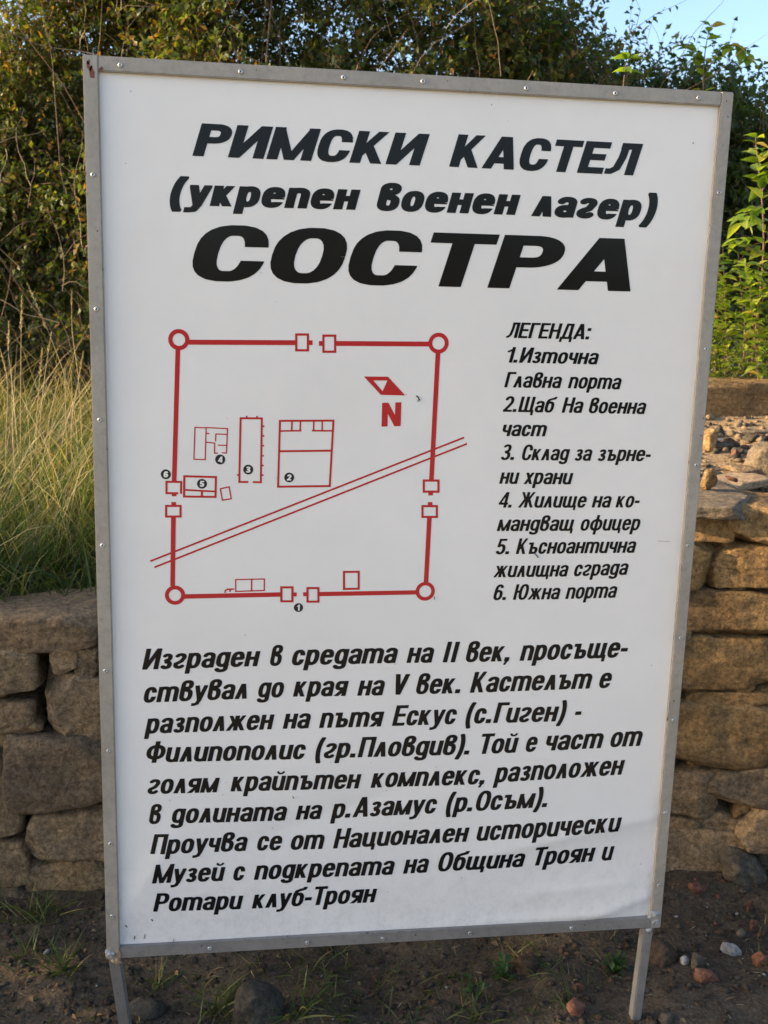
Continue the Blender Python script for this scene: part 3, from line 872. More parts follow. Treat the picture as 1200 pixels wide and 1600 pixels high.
# tall twigs against the sky
stem_plant('sky_twig', 'thin twig with hanging leaves against the sky above the board top right', 'plant',
           [[W3(870, 200, 3.2), W3(856, 80, 3.2), W3(861, 30, 3.2), W3(870, -10, 3.2)]], M_twig, .004, [8], (.05, .075), 13)
stem_plant('sky_twig', 'drooping large leaved shoot at the right end of the shrub skyline', 'plant',
           [[W3(1100, 190, 3.1), W3(1098, 110, 3.1), W3(1104, 62, 3.1), W3(1112, 38, 3.1)],
            [W3(1100, 120, 3.1), W3(1130, 66, 3.1), W3(1158, 74, 3.1), W3(1172, 96, 3.1)],
            [W3(1100, 120, 3.1), W3(1082, 78, 3.1), W3(1066, 70, 3.1)]], M_twig, .004, [7, 9, 6], (.05, .085), 14)
for me in list(BL): pass

# ---- grass
def blades(name, base, ln, wd, lean, mat, seed, seg=4, kind='stuff'):
    r = np.random.default_rng(seed)
    n = len(base)
    d = unit(r.normal(0, 1, (n, 3)) * np.array([lean[1], lean[1], .05]) + np.array([lean[0], lean[2], 1.]))
    P = np.zeros((n, seg + 1, 3)); P[:, 0] = base
    g = r.uniform(.15, .9, n)
    hd = unit(np.c_[d[:, :2], np.zeros(n)])
    for k in range(seg):
        d = unit(d + hd * (g * (k + .4) / seg * .55)[:, None] + np.array([0, 0, -.10]) * (g * (k + .5) / seg)[:, None] * 2.2)
        P[:, k + 1] = P[:, k] + d * (ln / seg)[:, None]
    S = unit(np.cross(P[:, -1] - P[:, 0], unit(r.normal(0, 1, (n, 3)))))
    wv = np.array([.8, 1, .85, .55, .0])[:seg + 1] if seg == 4 else np.linspace(1, 0, seg + 1)
    V = np.stack([P - S[:, None] * wd[:, None, None] * wv[None, :, None] / 2, P + S[:, None] * wd[:, None, None] * wv[None, :, None] / 2], 2).reshape(-1, 3)
    o = (np.arange(n) * (seg + 1) * 2)[:, None, None] + (np.arange(seg) * 2)[None, :, None]
    Fq = (o + np.array([0, 1, 3, 2])[None, None]).reshape(-1, 4)
    return tag(link(name, mesh(name, V, Fq, mat)), None, None, None, kind)
def scatter(n, x0, x1, y0, y1, seed, clump=0.0):
    r = np.random.default_rng(seed)
    x = r.uniform(x0, x1, n * 3); y = r.uniform(y0, y1, n * 3)
    if clump:
        g = fbm(np.c_[x * 5, y * 5], 2, seed)
        k = g > clump
        x, y = x[k], y[k]
    x, y = x[:n], y[:n]
    return np.c_[x, y, terrain(x, y) - .005]
r = rng
b = scatter(15000, -3.2, .2, .95, 2.9, 41)
gl(blades('tall_grass', b, r.uniform(.16, .44, len(b)), r.uniform(.002, .0048, len(b)), (.18, .32, -.05), M_grass, 42), 'tall tangled grass, half dry, on the bank behind the wall at left', 'grass')
b = scatter(2200, -2.2, -.3, .82, 1.25, 43)
gl(blades('green_grass', b, r.uniform(.08, .26, len(b)), r.uniform(.003, .006, len(b)), (.0, .5, -.25), M_grassg, 44), 'short green grass hanging over the wall top at left', 'grass')
b = scatter(1700, -3.2, .2, 1.0, 2.8, 45)
gl(blades('dry_grass', b, r.uniform(.28, .70, len(b)), r.uniform(.0015, .003, len(b)), (.15, .28, -.05), M_straw, 46), 'thin straw coloured dry grass stems standing in the tall grass', 'grass')
b = scatter(5000, .2, 5.0, 2.05, 3.6, 47)
gl(blades('bank_grass', b, r.uniform(.15, .4, len(b)), r.uniform(.003, .005, len(b)), (.1, .4, -.05), M_grassg, 48), 'green grass on the bank behind the rubble shelf', 'grass')
# sparse grass in the dirt
b = scatter(800, -1.3, -.35, .0, .58, 49, .25)
gl(blades('ground_grass', b, r.uniform(.03, .12, len(b)), r.uniform(.002, .004, len(b)), (.0, .9, -.2), M_grassg, 50), 'sparse green grass in the shaded dirt at lower left', 'grass')
b = scatter(620, -.45, .45, .0, .58, 51, .35)
gl(blades('ground_grass', b, r.uniform(.02, .09, len(b)), r.uniform(.002, .004, len(b)), (.0, .9, -.2), M_grassg, 52), 'thin grass tufts in the dirt below the board', 'grass')
b = scatter(200, .45, 1.5, .0, .58, 53, .5)
gl(blades('ground_grass', b, r.uniform(.015, .06, len(b)), r.uniform(.002, .004, len(b)), (.0, .9, -.2), M_grassg, 54), 'a few short grass blades in the dirt at lower right', 'grass')
# dead leaves, straw ends and twigs lying in the dirt
def litter(n, seed, area, ln, wd, mat, label):
    rr_ = np.random.default_rng(seed)
    x = rr_.uniform(area[0], area[1], n); y = rr_.uniform(area[2], area[3], n)
    B = np.c_[x, y, terrain(x, y) + .003]
    a_ = rr_.uniform(0, 6.28, n)
    D_ = np.c_[np.cos(a_), np.sin(a_), rr_.uniform(-.05, .25, n)]
    N_ = unit(rr_.normal(0, .4, (n, 3)) + np.array([0, 0, 1.]))
    L_ = rr_.uniform(*ln, n)
    V, T = leaves(B, D_, N_, L_, L_ * wd * rr_.uniform(.6, 1.3, n))
    gl(tag(link('litter', mesh('litter', V, T, mat)), None, None, None, 'stuff'), label, 'litter')
M_dead = leaf_mat('dead_leaf', G((0, (0.07, 0.045, 0.025)), (.6, (0.13, 0.085, 0.045)), (1, (0.24, 0.17, 0.10))), .15, .7)
litter(420, 91, (-1.3, 1.7, -.2, .6), (.008, .026), .5, M_dead, 'dead brown leaf scraps lying on the dirt')
litter(520, 92, (-1.3, 1.7, -.2, .6), (.012, .05), .06, M_straw, 'broken straw and stalk ends lying on the dirt')
litter(500, 93, (-1.3, .5, -.2, .6), (.006, .014), .7, M_grassg, 'tiny green seedlings and clover leaves in the dirt')
litter(260, 94, (.6, 2.2, .75, 2.0), (.015, .05), .08, M_straw, 'dry stalk ends lying on the rubble shelf')
def tuft(px, py, n, ln, label, seed, mat=None):
    z = 0.0
    for _ in range(6):
        p = atz(px, py, z); z = tz(p[0], p[1])
    rr_ = np.random.default_rng(seed)
    B = np.c_[p[0] + rr_.normal(0, .012, n), p[1] + rr_.normal(0, .012, n), np.full(n, z - .004)]
    o = blades('grass_tuft', B, rr_.uniform(ln * .5, ln, n), rr_.uniform(.003, .0055, n), (.0, .8, -.1), mat or M_grassg, seed, kind=None)
    return tag(o, label, 'grass tuft')
tuft(340, 1585, 26, .15, 'green grass tuft in the dirt left of the grey boulder', 61)
tuft(470, 1588, 22, .14, 'green grass tuft in the dirt right of the grey boulder', 62)
tuft(235, 1545, 14, .11, 'small grass tuft just right of the left leg', 63)
tuft(100, 1520, 22, .13, 'grass tuft in the dirt left of the left leg', 64)
tuft(60, 1440, 16, .12, 'grass tuft at the wall foot in the lower left corner', 65)
tuft(740, 1590, 14, .10, 'grass tuft under the board right of its middle', 66)

# seed stalks
HEADS = []
def stalk(pts, Y, head, label, seed):
    rr_ = np.random.default_rng(seed)
    A = np.array([aty(x, y, Y) for x, y in pts])
    base = A[0].copy(); base[2] = tz(base[0], Y)
    A = np.vstack([base, A])
    t = np.linspace(0, len(A) - 1, 14)
    Q = np.stack([np.interp(t, np.arange(len(A)), A[:, c]) for c in range(3)], -1)
    for _ in range(2): Q[1:-1] = (Q[:-2] + 2 * Q[1:-1] + Q[2:]) / 4
    root = empty('grass_stalk', base, label, 'grass stalk')
    V, Fq = tubes((Q - base)[None], np.linspace(.0018, .0008, 14)[None], 4)
    link('stem', mesh('stem', V, Fq, M_straw, True), root)
    # seed head: many small spikelets hugging the last stretch of the stem
    n = 60
    end = Q[-1]; d = unit(Q[-1] - Q[-3])
    u = rr_.uniform(0, 1, n)
    B = end - d * (head * (1 - u))[:, None]
    D = unit(d * 1.0 + rr_.normal(0, .30, (n, 3)))
    ln_ = (.008 + .009 * (1 - u)) * (head / .12) ** .5
    V, T = leaves(B - base, D, unit(rr_.normal(0, 1, (n, 3))), ln_, ln_ * .3)
    link('seed_head', mesh('seed_head', V, T, M_straw), root)
stalk([(120, 640), (85, 540), (43, 443)], 1.7, .17, 'tallest dry grass stalk leaning left with a long brown seed head', 1)
stalk([(32, 700), (32, 600), (34, 462)], 1.7, .12, 'upright grass stalk with a seed head left of the tallest stalk', 2)
stalk([(8, 720), (12, 620), (14, 502)], 1.6, .08, 'grass stalk with a fuzzy seed head nearest the left edge', 3)
stalk([(56, 700), (58, 640), (66, 545)], 1.5, .10, 'grass stalk with a thick golden seed head in the middle of the grass', 4)
stalk([(60, 690), (68, 600), (80, 520)], 1.9, .07, 'slender grass stalk right behind the thick golden seed head', 5)
stalk([(104, 700), (103, 640), (101, 575)], 1.5, .06, 'short upright pale stalk near the left frame edge of the board', 6)
stalk([(110, 660), (122, 600), (130, 550)], 1.6, .06, 'grass stalk leaning right against the left frame edge of the board', 7)
stalk([(15, 640), (10, 580), (0, 545)], 1.6, .08, 'grass stalk drooping out past the left edge of the photo', 8)
stalk([(125, 600), (112, 520), (112, 455)], 2.1, .05, 'faint thin stalk before the dark shrub beside the board frame', 9)

# small broad-leaved weeds in the dirt
def weed(px, py, n, ln, label, seed):
    z = 0.0
    for _ in range(6):
        p = atz(px, py, z); z = tz(p[0], p[1])
    rr_ = np.random.default_rng(seed)
    root = empty('weed', (p[0], p[1], z), label, 'weed')
    B = np.c_[rr_.normal(0, ln * .5, n), rr_.normal(0, ln * .4, n), rr_.uniform(.005, .05, n)]
    D = np.c_[rr_.normal(0, 1, (n, 2)), rr_.uniform(.2, .9, n)]
    L_ = rr_.uniform(ln * .6, ln, n)
    V, T = leaves(B, D, unit(rr_.normal(0, .3, (n, 3)) + np.array([0, -.3, 1])), L_, L_ * .6)
    link('foliage', mesh('foliage', V, T, M_weed), root)
    Pz = np.stack([np.zeros_like(B), B * .5, B], 1); Pz[:, 0, 2] = -.01
    V, Fq = tubes(Pz, np.full((n, 3), .0008), 3)
    link('stems', mesh('stems', V, Fq, M_weed), root)
M_weed = leaf_mat('weed_leaf', G((0, (0.035, 0.08, 0.018)), (1, (0.07, 0.13, 0.03))), .3)
weed(783, 1530, 26, .028, 'small green weed in the dirt below the board right of centre', 71)
weed(962, 1522, 40, .024, 'green weed beside the right leg of the board', 72)
weed(745, 1560, 14, .022, 'tiny weed left of the green weed below the board', 73)
weed(1183, 1325, 26, .022, 'small weed on the earthy rock at the wall foot by the right edge', 74)

# autumn wood behind the camera (mirrored in the glossy board)
def wood():
    rr_ = np.random.default_rng(81)
    n = 22000
    a = rr_.uniform(-20, 24, n)
    H = 2.2 + .6 * np.sin(a * .7) + .6 * np.sin(a * 1.9) + .10 * a
    y = -13 - rr_.uniform(0, 3, n)
    z = H * rr_.uniform(0, 1, n)
    B = np.c_[a, y, z + .2]
    L_ = rr_.uniform(.12, .3, n)
    V, T = leaves(B, rr_.normal(0, 1, (n, 3)), rr_.normal(0, 1, (n, 3)), L_, L_ * .6)
    o = link('distant_wood', mesh('distant_wood', V, T, M_hedge_o))
    tag(o, 'autumn coloured wood on the far side of the site behind the viewer', 'wood', None, 'stuff')
wood()

# ------------------------------------------------------------------ the board
HB, WB, Z0 = 1.75655, 1.2, 0.25
Z1 = Z0 + HB
BAR = 0.0265
board = empty('information_board', (0, 0, 0), 'white information board of a Roman fort in a silver steel frame on two legs', 'sign')
YP = 0.0                        # frame front plane; the sheet sits 11 mm back
REC = 0.011
def sheet_z(x, z):
    """shallow buckles of the thin sheet (towards the viewer)"""
    x = np.asarray(x, float); z = np.asarray(z, float)
    o = 0.0012 * fbm(np.c_[x * 1.6, z * 1.6], 2, 77)
    def ridge(ax_, az_, bx, bz, wdt, amp):
        d = np.array([bx - ax_, bz - az_]); Ln = np.hypot(*d); d = d / Ln
        t = ((x - ax_) * d[0] + (z - az_) * d[1]) / Ln
        s = (x - ax_) * -d[1] + (z - az_) * d[0]
        env = np.exp(-np.clip(np.abs(t - .5) - .5, 0, None) ** 2 * 18) * np.clip(1.2 - np.abs(t - .5), .2, 1)
        # a sharp fold line: one side falls off faster
        return amp * env * np.exp(-np.abs(s) / np.where(s > 0, wdt, wdt * 2.5))
    o = o + ridge(.60, .335, .38, .262, .022, .0085)
    o = o + ridge(.60, .52, .22, .445, .024, .0060)
    o = o + ridge(-.05, .262, .42, .285, .015, .0060)
    o = o + ridge(-.56, .36, -.47, .50, .034, .0055)
    o = o + ridge(-.30, .50, .0, .60, .04, -.0040)
    o = o + ridge(.30, .345, .5, .36, .014, .0035)
    edge = np.minimum(np.minimum(x + WB / 2, WB / 2 - x), np.minimum(z - Z0, Z1 - z)) - BAR * .6
    return o * np.clip(edge / .02, 0, 1)
gx = np.linspace(-WB / 2 + .008, WB / 2 - .008, 160)
gz = np.linspace(Z0 + .008, Z1 - .008, 240)
GX, GZ = np.meshgrid(gx, gz)
V = np.c_[GX.ravel(), YP + REC - sheet_z(GX.ravel(), GZ.ravel()), GZ.ravel()]
i_ = np.arange(len(V)).reshape(GX.shape)
Fq = np.stack([i_[:-1, :-1], i_[:-1, 1:], i_[1:, 1:], i_[1:, :-1]], -1).reshape(-1, 4)
pan = link('sheet', mesh('sheet', V, Fq, M_panel, True), board)
so = pan.modifiers.new('thickness', 'SOLIDIFY'); so.thickness = .002; so.offset = -1

def box_mesh(name, x0, x1, y0, y1, z0, z1, mat, bev=.0018):
    import bmesh
    bm = bmesh.new()
    vs = [bm.verts.new((x, y, z)) for x in (x0, x1) for y in (y0, y1) for z in (z0, z1)]
    for f in ((0, 1, 3, 2), (4, 6, 7, 5), (0, 4, 5, 1), (2, 3, 7, 6), (0, 2, 6, 4), (1, 5, 7, 3)):
        bm.faces.new([vs[k] for k in f])
    bmesh.ops.recalc_face_normals(bm, faces=bm.faces)
    bmesh.ops.bevel(bm, geom=list(bm.edges), offset=bev, segments=2, affect='EDGES')
    me = bpy.data.meshes.new(name)
    bm.to_mesh(me); bm.free()
    me.materials.append(mat)
    return me
D = .028
link('frame_bar', box_mesh('frame_bar', -WB / 2, -WB / 2 + BAR, 0, D, Z0, Z1, M_frame), board)
link('frame_bar', box_mesh('frame_bar', WB / 2 - BAR * .92, WB / 2, 0, D, Z0, Z1, M_frame), board)
link('frame_bar', box_mesh('frame_bar', -WB / 2 + BAR - .0005, WB / 2 - BAR * .92 + .0005, .0006, D, Z1 - BAR * .97, Z1 - .0003, M_frame), board)
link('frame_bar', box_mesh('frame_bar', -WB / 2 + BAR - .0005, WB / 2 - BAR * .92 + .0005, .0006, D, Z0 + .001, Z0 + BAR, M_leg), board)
def leg(x0, x1, yb, y0=0.002, ww=.024, top=Z0 - .001):
    me = box_mesh('leg', -ww / 2, ww / 2, 0, .026, -1, 0, M_leg, .002)
    co = np.zeros(len(me.vertices) * 3); me.vertices.foreach_get('co', co); co = co.reshape(-1, 3)
    h = top + .06
    t = np.clip(-co[:, 2], 0, 1)
    co[:, 0] += x0 + (x1 - x0) * t
    co[:, 1] += y0 + (yb - y0) * t
    co[:, 2] = top - t * h
    me.vertices.foreach_set('co', co.ravel())
    return link('leg', me, board)
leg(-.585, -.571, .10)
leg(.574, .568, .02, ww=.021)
def blob(name, x, y, z, s, mat, seed):
    me = stone_mesh(name, s[0], s[1], s[2], mat, seed, 14, amp=.22, pw=3.0, nc=16, cut=(.7, 1.0))
    return link(name, me, board, (x, y, z))
blob('weld', .588, .0035, Z0 + .014, (.022, .012, .016), M_weld, 402)
blob('weld', .586, .004, Z0 + .036, (.030, .011, .012), M_weld, 401)
blob('weld', .574, .004, Z0 + .026, (.012, .011, .012), M_weld, 407)
blob('weld', -.590, .003, Z0 + .012, (.022, .014, .016), M_weld, 403)
blob('weld', -.581, .004, Z0 - .004, (.024, .016, .018), M_rust, 404)
blob('weld', -.577, .0035, Z0 + .010, (.014, .011, .026), M_rust, 408)
blob('weld', .573, .004, Z0 - .004, (.018, .014, .008), M_weld, 405)
blob('weld', .587, .0065, Z1 - .012, (.022, .012, .018), M_frame, 406)

# rivets
def lathe(prof, n=20):
    V = []; Fs = []
    for (r0, h) in prof:
        for k in range(n):
            a = 2 * math.pi * k / n
            V.append((r0 * math.cos(a), -h, r0 * math.sin(a)))
    for j in range(len(prof) - 1):
        for k in range(n):
            Fs.append((j * n + k, j * n + (k + 1) % n, (j + 1) * n + (k + 1) % n, (j + 1) * n + k))
    return V, Fs
V, Fs = lathe([(.0042, -.0005), (.0044, .0006), (.0038, .0015), (.0027, .0019), (.0017, .0019), (.0014, .0012)])
me_r = mesh('rivet', np.array(V), Fs, M_rivet, True)
V, Fs = lathe([(.0017, .0013), (.0001, .00125)], 12)
me_h = mesh('rivet_hole', np.array(V), Fs, M_hole)
RV = [(188, 101), (376, 106.7), (537, 115), (661, 124), (823, 130), (962, 139), (1092, 150),
      (145, 273), (148, 483), (152, 656), (157, 852), (165, 1048), (172, 1173), (177, 1318), (183, 1431),
      (1120, 301), (1102, 545), (1088.5, 727), (1077, 853), (1065.5, 997), (1051, 1125), (1037.5, 1270), (1024, 1384),
      (328, 1482.5), (480, 1473.5), (598, 1468), (734, 1457), (893, 1451)]
for k, (x, y) in enumerate(RV):
    p = pl(x, y)
    if y < 160: p[1] = Z1 - BAR * .5 + random.uniform(-.001, .001)
    elif y > 1440 and x > 200: p[1] = Z0 + BAR * .5 + random.uniform(-.001, .001)
    elif x < 200: p[0] = -WB / 2 + BAR * .52 + random.uniform(-.001, .001)
    else: p[0] = WB / 2 - BAR * .47 + random.uniform(-.0015, .0015)
    rv = link('rivet', me_r, board, (p[0], 0, p[1]))
    link('rivet_hole', me_h, rv)

# ------------------------------------------------------------------ print: shapes as distance fields -> flat meshes lying on the sheet
def ms_fill(S, x0, y0, st):
    """filled marching squares of S<0 -> verts, polys"""
    ny_, nx_ = S.shape
    vd = {}; VV = []; PP = []
    def vid(x, y):
        k = (round(x * 4096), round(y * 4096))
        if k not in vd: vd[k] = len(VV); VV.append((x0 + x * st, y0 + y * st))
        return vd[k]
    ins = S < 0
    cs = ins[:-1, :-1].astype(int) + ins[:-1, 1:] + ins[1:, 1:] + ins[1:, :-1]
    for j in range(ny_ - 1):
        row = cs[j]
        i = 0
        nzs = np.nonzero(row)[0]
        run = None
        for i in nzs:
            if row[i] == 4:
                if run is not None and run[1] == i: run[1] = i + 1
                else:
                    if run is not None: PP.append([vid(run[0], j), vid(run[1], j), vid(run[1], j + 1), vid(run[0], j + 1)])
                    run = [i, i + 1]
            else:
                c = [(i, j), (i + 1, j), (i + 1, j + 1), (i, j + 1)]
                p = []
                for q in range(4):
                    a, b2 = c[q], c[(q + 1) % 4]
                    sa, sb = S[a[1], a[0]], S[b2[1], b2[0]]
                    if sa < 0: p.append(vid(*a))
                    if (sa < 0) != (sb < 0):
                        t = sa / (sa - sb)
                        p.append(vid(a[0] + (b2[0] - a[0]) * t, a[1] + (b2[1] - a[1]) * t))
                p2 = []
                for q in p:
                    if q not in p2: p2.append(q)
                if len(p2) > 2: PP.append(p2)
        if run is not None: PP.append([vid(run[0], j), vid(run[1], j), vid(run[1], j + 1), vid(run[0], j + 1)])
    return np.array(VV), PP

def seg_sdf(X_, Y_, a, b_, hw):
    d = np.array(b_) - np.array(a); Ln = np.hypot(*d) + 1e-9; d = d / Ln
    u = (X_ - a[0]) * d[0] + (Y_ - a[1]) * d[1]
    v = -(X_ - a[0]) * d[1] + (Y_ - a[1]) * d[0]
    return np.maximum(np.abs(v) - hw, np.maximum(-u, u - Ln))

class Glyph:
    """strokes with stem thickness sv and horizontal thickness sh, in cap-height units"""
    def __init__(s, sv, sh):
        s.sv, s.sh, s.pr, s.w, s.cut = sv, sh, [], 0, None
    def line(s, pts, lo=-9, hi=9, rnd=True, k=1.0, xl=-9, xh=9):
        s.pr.append((pts, lo, hi, rnd, k, xl, xh))
    def V(s, x, y0, y1): s.pr.append((('r', x - s.sv / 2, x + s.sv / 2, y0, y1),))
    def H(s, y, x0, x1): s.pr.append((('r', x0, x1, y - s.sh / 2, y + s.sh / 2),))
    def box(s, x0, x1, y0, y1): s.pr.append((('r', x0, x1, y0, y1),))
    def para(s, xb, xt, t, y0=0, y1=1): s.pr.append((('p', xb, xt, t, y0, y1),))
    def dot(s, x, y): s.box(x - s.sv * .55, x + s.sv * .55, y, y + s.sh * 1.25)
    def arc(s, cx, cy, rx, ry, a0, a1, p=2.5, lo=-9, hi=9, pre=(), post=(), k=1.0, xl=-9, xh=9):
        n = 26
        pts = list(pre)
        for i in range(n + 1):
            a = R(a0 + (a1 - a0) * i / n)
            c, q = math.cos(a), math.sin(a)
            pts.append((cx + rx * math.copysign(abs(c) ** (2 / p), c), cy + ry * math.copysign(abs(q) ** (2 / p), q)))
        s.line(pts + list(post), lo, hi, True, k, xl, xh)
    def sdf(s, X_, Y_):
        out = np.full(X_.shape, 9.0)
        ky = s.sv / s.sh
        for pr in s.pr:
            if len(pr) == 1 and pr[0][0] == 'p':
                _, xb, xt, t, y0, y1 = pr[0]
                xl_ = xb + (xt - xb) * (Y_ - y0) / (y1 - y0)
                cs_ = 1 / math.hypot(1, (xt - xb) / (y1 - y0))
                d = np.maximum(np.maximum(xl_ - X_, X_ - xl_ - t) * cs_, np.maximum(y0 - Y_, Y_ - y1))
            elif len(pr) == 1:
                _, x0, x1, y0, y1 = pr[0]
                d = np.maximum(np.maximum(x0 - X_, X_ - x1), np.maximum(y0 - Y_, Y_ - y1))
            else:
                pts, lo, hi, rnd, k, xl, xh = pr
                d = np.full(X_.shape, 9.0)
                for a, b_ in zip(pts[:-1], pts[1:]):
                    d = np.minimum(d, seg_sdf(X_, Y_ * ky, (a[0], a[1] * ky), (b_[0], b_[1] * ky), s.sv / 2 * k))
                if rnd:
                    for a in pts[1:-1]:
                        d = np.minimum(d, np.hypot(X_ - a[0], (Y_ - a[1]) * ky) - s.sv / 2 * k)
                d = np.maximum(d, np.maximum(lo - Y_, Y_ - hi))
                d = np.maximum(d, np.maximum(xl - X_, X_ - xh))
            out = np.minimum(out, d)
        if s.cut:
            x0, lo, hi = s.cut
            out = np.maximum(out, -np.maximum(x0 - X_, np.maximum(lo - Y_, Y_ - hi)))
        return out

def make_glyph(ch, sv, sh, wf, h):
    """wf widens the letter; h is the x-height"""
    g = Glyph(sv, sh)
    v2, h2 = sv / 2, sh / 2
    W = {'caps': .62, 'low': .56}
    def w_(x): return max(x * wf, sv * 1.6)
    up = ch.isupper() or ch in 'ІIVN'
    o = .012
    if ch in 'Н':
        w = w_(.64); g.V(v2, 0, 1); g.V(w - v2, 0, 1); g.H(.52, v2, w - v2)
    elif ch == 'I': w = sv; g.V(v2, 0, 1)
    elif ch in 'П': w = w_(.64); g.V(v2, 0, 1); g.V(w - v2, 0, 1); g.H(1 - h2, v2, w - v2)
    elif ch == 'Г': w = w_(.54); g.V(v2, 0, 1); g.H(1 - h2, v2, w)
    elif ch == 'Т': w = w_(.60); g.V(w / 2, 0, 1); g.H(1 - h2, 0, w)
    elif ch == 'Е': w = w_(.56); g.V(v2, 0, 1); g.H(1 - h2, v2, w); g.H(.52, v2, w * .93); g.H(h2, v2, w)
    elif ch == 'И':
        w = w_(.66); g.V(v2, 0, 1); g.V(w - v2, 0, 1)
        g.para(0, w - sv * 1.02, sv * 1.02)
    elif ch == 'N':
        w = w_(.66); g.V(v2, 0, 1); g.V(w - v2, 0, 1)
        g.para(w - sv * 1.05, 0, sv * 1.05)
    elif ch == 'М':
        w = w_(.84); g.V(v2, 0, 1); g.V(w - v2, 0, 1)
        g.para(w / 2 - sv * .45, 0, sv * .9); g.para(w / 2 - sv * .45, w - sv * .9, sv * .9)
    elif ch == 'Р':
        w = w_(.60); g.V(v2, 0, 1)
        g.arc(w - .30 * wf, .70, .30 * wf - v2, .30 - h2, 90, -90, 2.4, pre=[(v2, 1 - h2)], post=[(v2, .40 + h2)], hi=1)
    elif ch == 'А':
        w = w_(.70)
        g.para(0, w / 2 - sv * .58, sv * 1.0); g.para(w - sv * 1.06, w / 2 - sv * .48, sv * 1.06)
        g.H(.27, w * .22, w * .78)
    elif ch in 'СС':
        w = w_(.62); g.arc(w / 2, .5, w / 2 - v2, .5 - h2 + o, 1, 359, 2.7); g.cut = (w / 2, .375, .625)
    elif ch == 'О': w = w_(.64); g.arc(w / 2, .5, w / 2 - v2, .5 - h2 + o, 0, 360, 2.5)
    elif ch == 'К':
        w = w_(.64); g.V(v2, 0, 1)
        g.line([(v2, .22), (w - v2 * .9, 1.14)], 0, 1, False, .86); g.line([(w * .42, .52), (w - v2 * .7, -.14)], 0, 1, False, .95)
    elif ch == 'Л':
        w = w_(.64); g.V(w - v2, 0, 1); g.H(1 - h2, w * .30, w - v2)
        g.line([(w * .30 + v2, 1.0), (w * .28 + v2, .55), (w * .22 + v2 * .8, .20), (w * .10 + v2 * .4, h2), (-.02, h2)], 0, 1, k=.85)
    elif ch == 'Д':
        w = w_(.74); g.V(w - v2 - .06 * wf, 0, 1); g.H(1 - h2, w * .30, w - v2 - .06 * wf)
        g.line([(w * .30 + v2, 1.05), (w * .16 + v2 * .6, 0)], 0, 1, False, .9); g.H(h2, 0, w)
        g.box(0, sv * .8, -.20, sh); g.box(w - sv * .8, w, -.20, sh)
    elif ch == 'Щ':
        w = w_(.94); ww = w - .07 * wf
        for q in (v2, ww / 2, ww - v2): g.V(q, 0, 1)
        g.H(h2, v2, w); g.box(w - sv * .8, w, -.20, sh)
    elif ch == 'Ж':
        w = w_(.96); g.V(w / 2, 0, 1)
        for s_ in (-1, 1):
            g.line([(w / 2 + s_ * sv * .2, .40), (w / 2 + s_ * (w / 2 - v2 * .7), 1.12)], 0, 1, False, .82)
            g.line([(w / 2 + s_ * sv * .55, .56), (w / 2 + s_ * (w / 2 - v2 * .5), -.1)], 0, 1, False, .9)
    elif ch == 'Ю':
        w = w_(.90); g.V(v2, 0, 1); g.H(.52, v2, w * .4); g.arc(w * .66, .5, w * .34 - v2, .5 - h2 + o, 0, 360, 2.5)
    elif ch == 'Ф':
        w = w_(.80); g.V(w / 2, -.02, 1.04); g.arc(w / 2, .5, w / 2 - v2, .36 - h2, 0, 360, 2.4)
    elif ch == 'V':
        w = w_(.62); g.para(w / 2 - sv * .5, 0, sv); g.para(w / 2 - sv * .5, w - sv, sv)
    # ---- lower case (Bulgarian forms)
    elif ch == 'н': w = w_(.56); g.V(v2, 0, h); g.V(w - v2, 0, h); g.H(h * .54, v2, w - v2)
    elif ch in 'ий':
        w = w_(.56); g.V(w - v2, 0, h)
        g.arc(w / 2, h * .38, w / 2 - v2, h * .38 - h2 + o, 180, 360, 2.5, pre=[(v2, h)], lo=-o)
        if ch == 'й': g.arc(w / 2, h + .20, w * .22, .09, 180, 360, 2, k=.55)
    elif ch == 'п':
        w = w_(.56); g.V(v2, 0, h)
        g.arc(w / 2, h * .62, w / 2 - v2, h * .38 - h2 + o, 180, 0, 2.5, post=[(w - v2, 0)], hi=h + o)
    elif ch == 'т':
        w = w_(.88); g.V(v2, 0, h)
        for c_ in (w * .25 + v2 * .5, w * .75 - v2 * .5):
            rx = w * .25 - v2 * .5
            g.arc(c_, h * .64, rx, h * .36 - h2 + o, 180, 0, 2.5, post=[(c_ + rx, 0)], hi=h + o)
    elif ch == 'щ':
        w = w_(.90); ww = w - .06 * wf; g.V(ww - v2, 0, h); g.V(ww / 2, 0, h)
        for c_ in (ww * .25 + v2 * .5, ww * .75 - v2 * .5):
            rx = ww * .25 - v2 * .5
            g.arc(c_, h * .34, rx, h * .34 - h2 + o, 180, 360, 2.5, pre=[(c_ - rx, h)])
        g.H(h2, ww - v2, w); g.box(w - sv * .75, w, -.17, sh)
    elif ch == 'ц':
        w = w_(.62); ww = w - .06 * wf; g.V(ww - v2, 0, h)
        g.arc(ww / 2, h * .36, ww / 2 - v2, h * .36 - h2 + o, 180, 360, 2.5, pre=[(v2, h)])
        g.H(h2, ww - v2, w); g.box(w - sv * .75, w, -.17, sh)
    elif ch == 'ч':
        w = w_(.52); g.V(w - v2, 0, h)
        g.arc(w / 2, h * .62, w / 2 - v2, h * .30 - h2, 180, 270, 2.4, pre=[(v2, h)], post=[(w - v2, h * .32 + h2)])
    elif ch == 'о': w = w_(.56); g.arc(w / 2, h / 2, w / 2 - v2, h / 2 - h2 + o, 0, 360, 2.5)
    elif ch == 'с': w = w_(.52); g.arc(w / 2, h / 2, w / 2 - v2, h / 2 - h2 + o, 1, 359, 2.6); g.cut = (w / 2, h * .38, h * .63)
    elif ch == 'е':
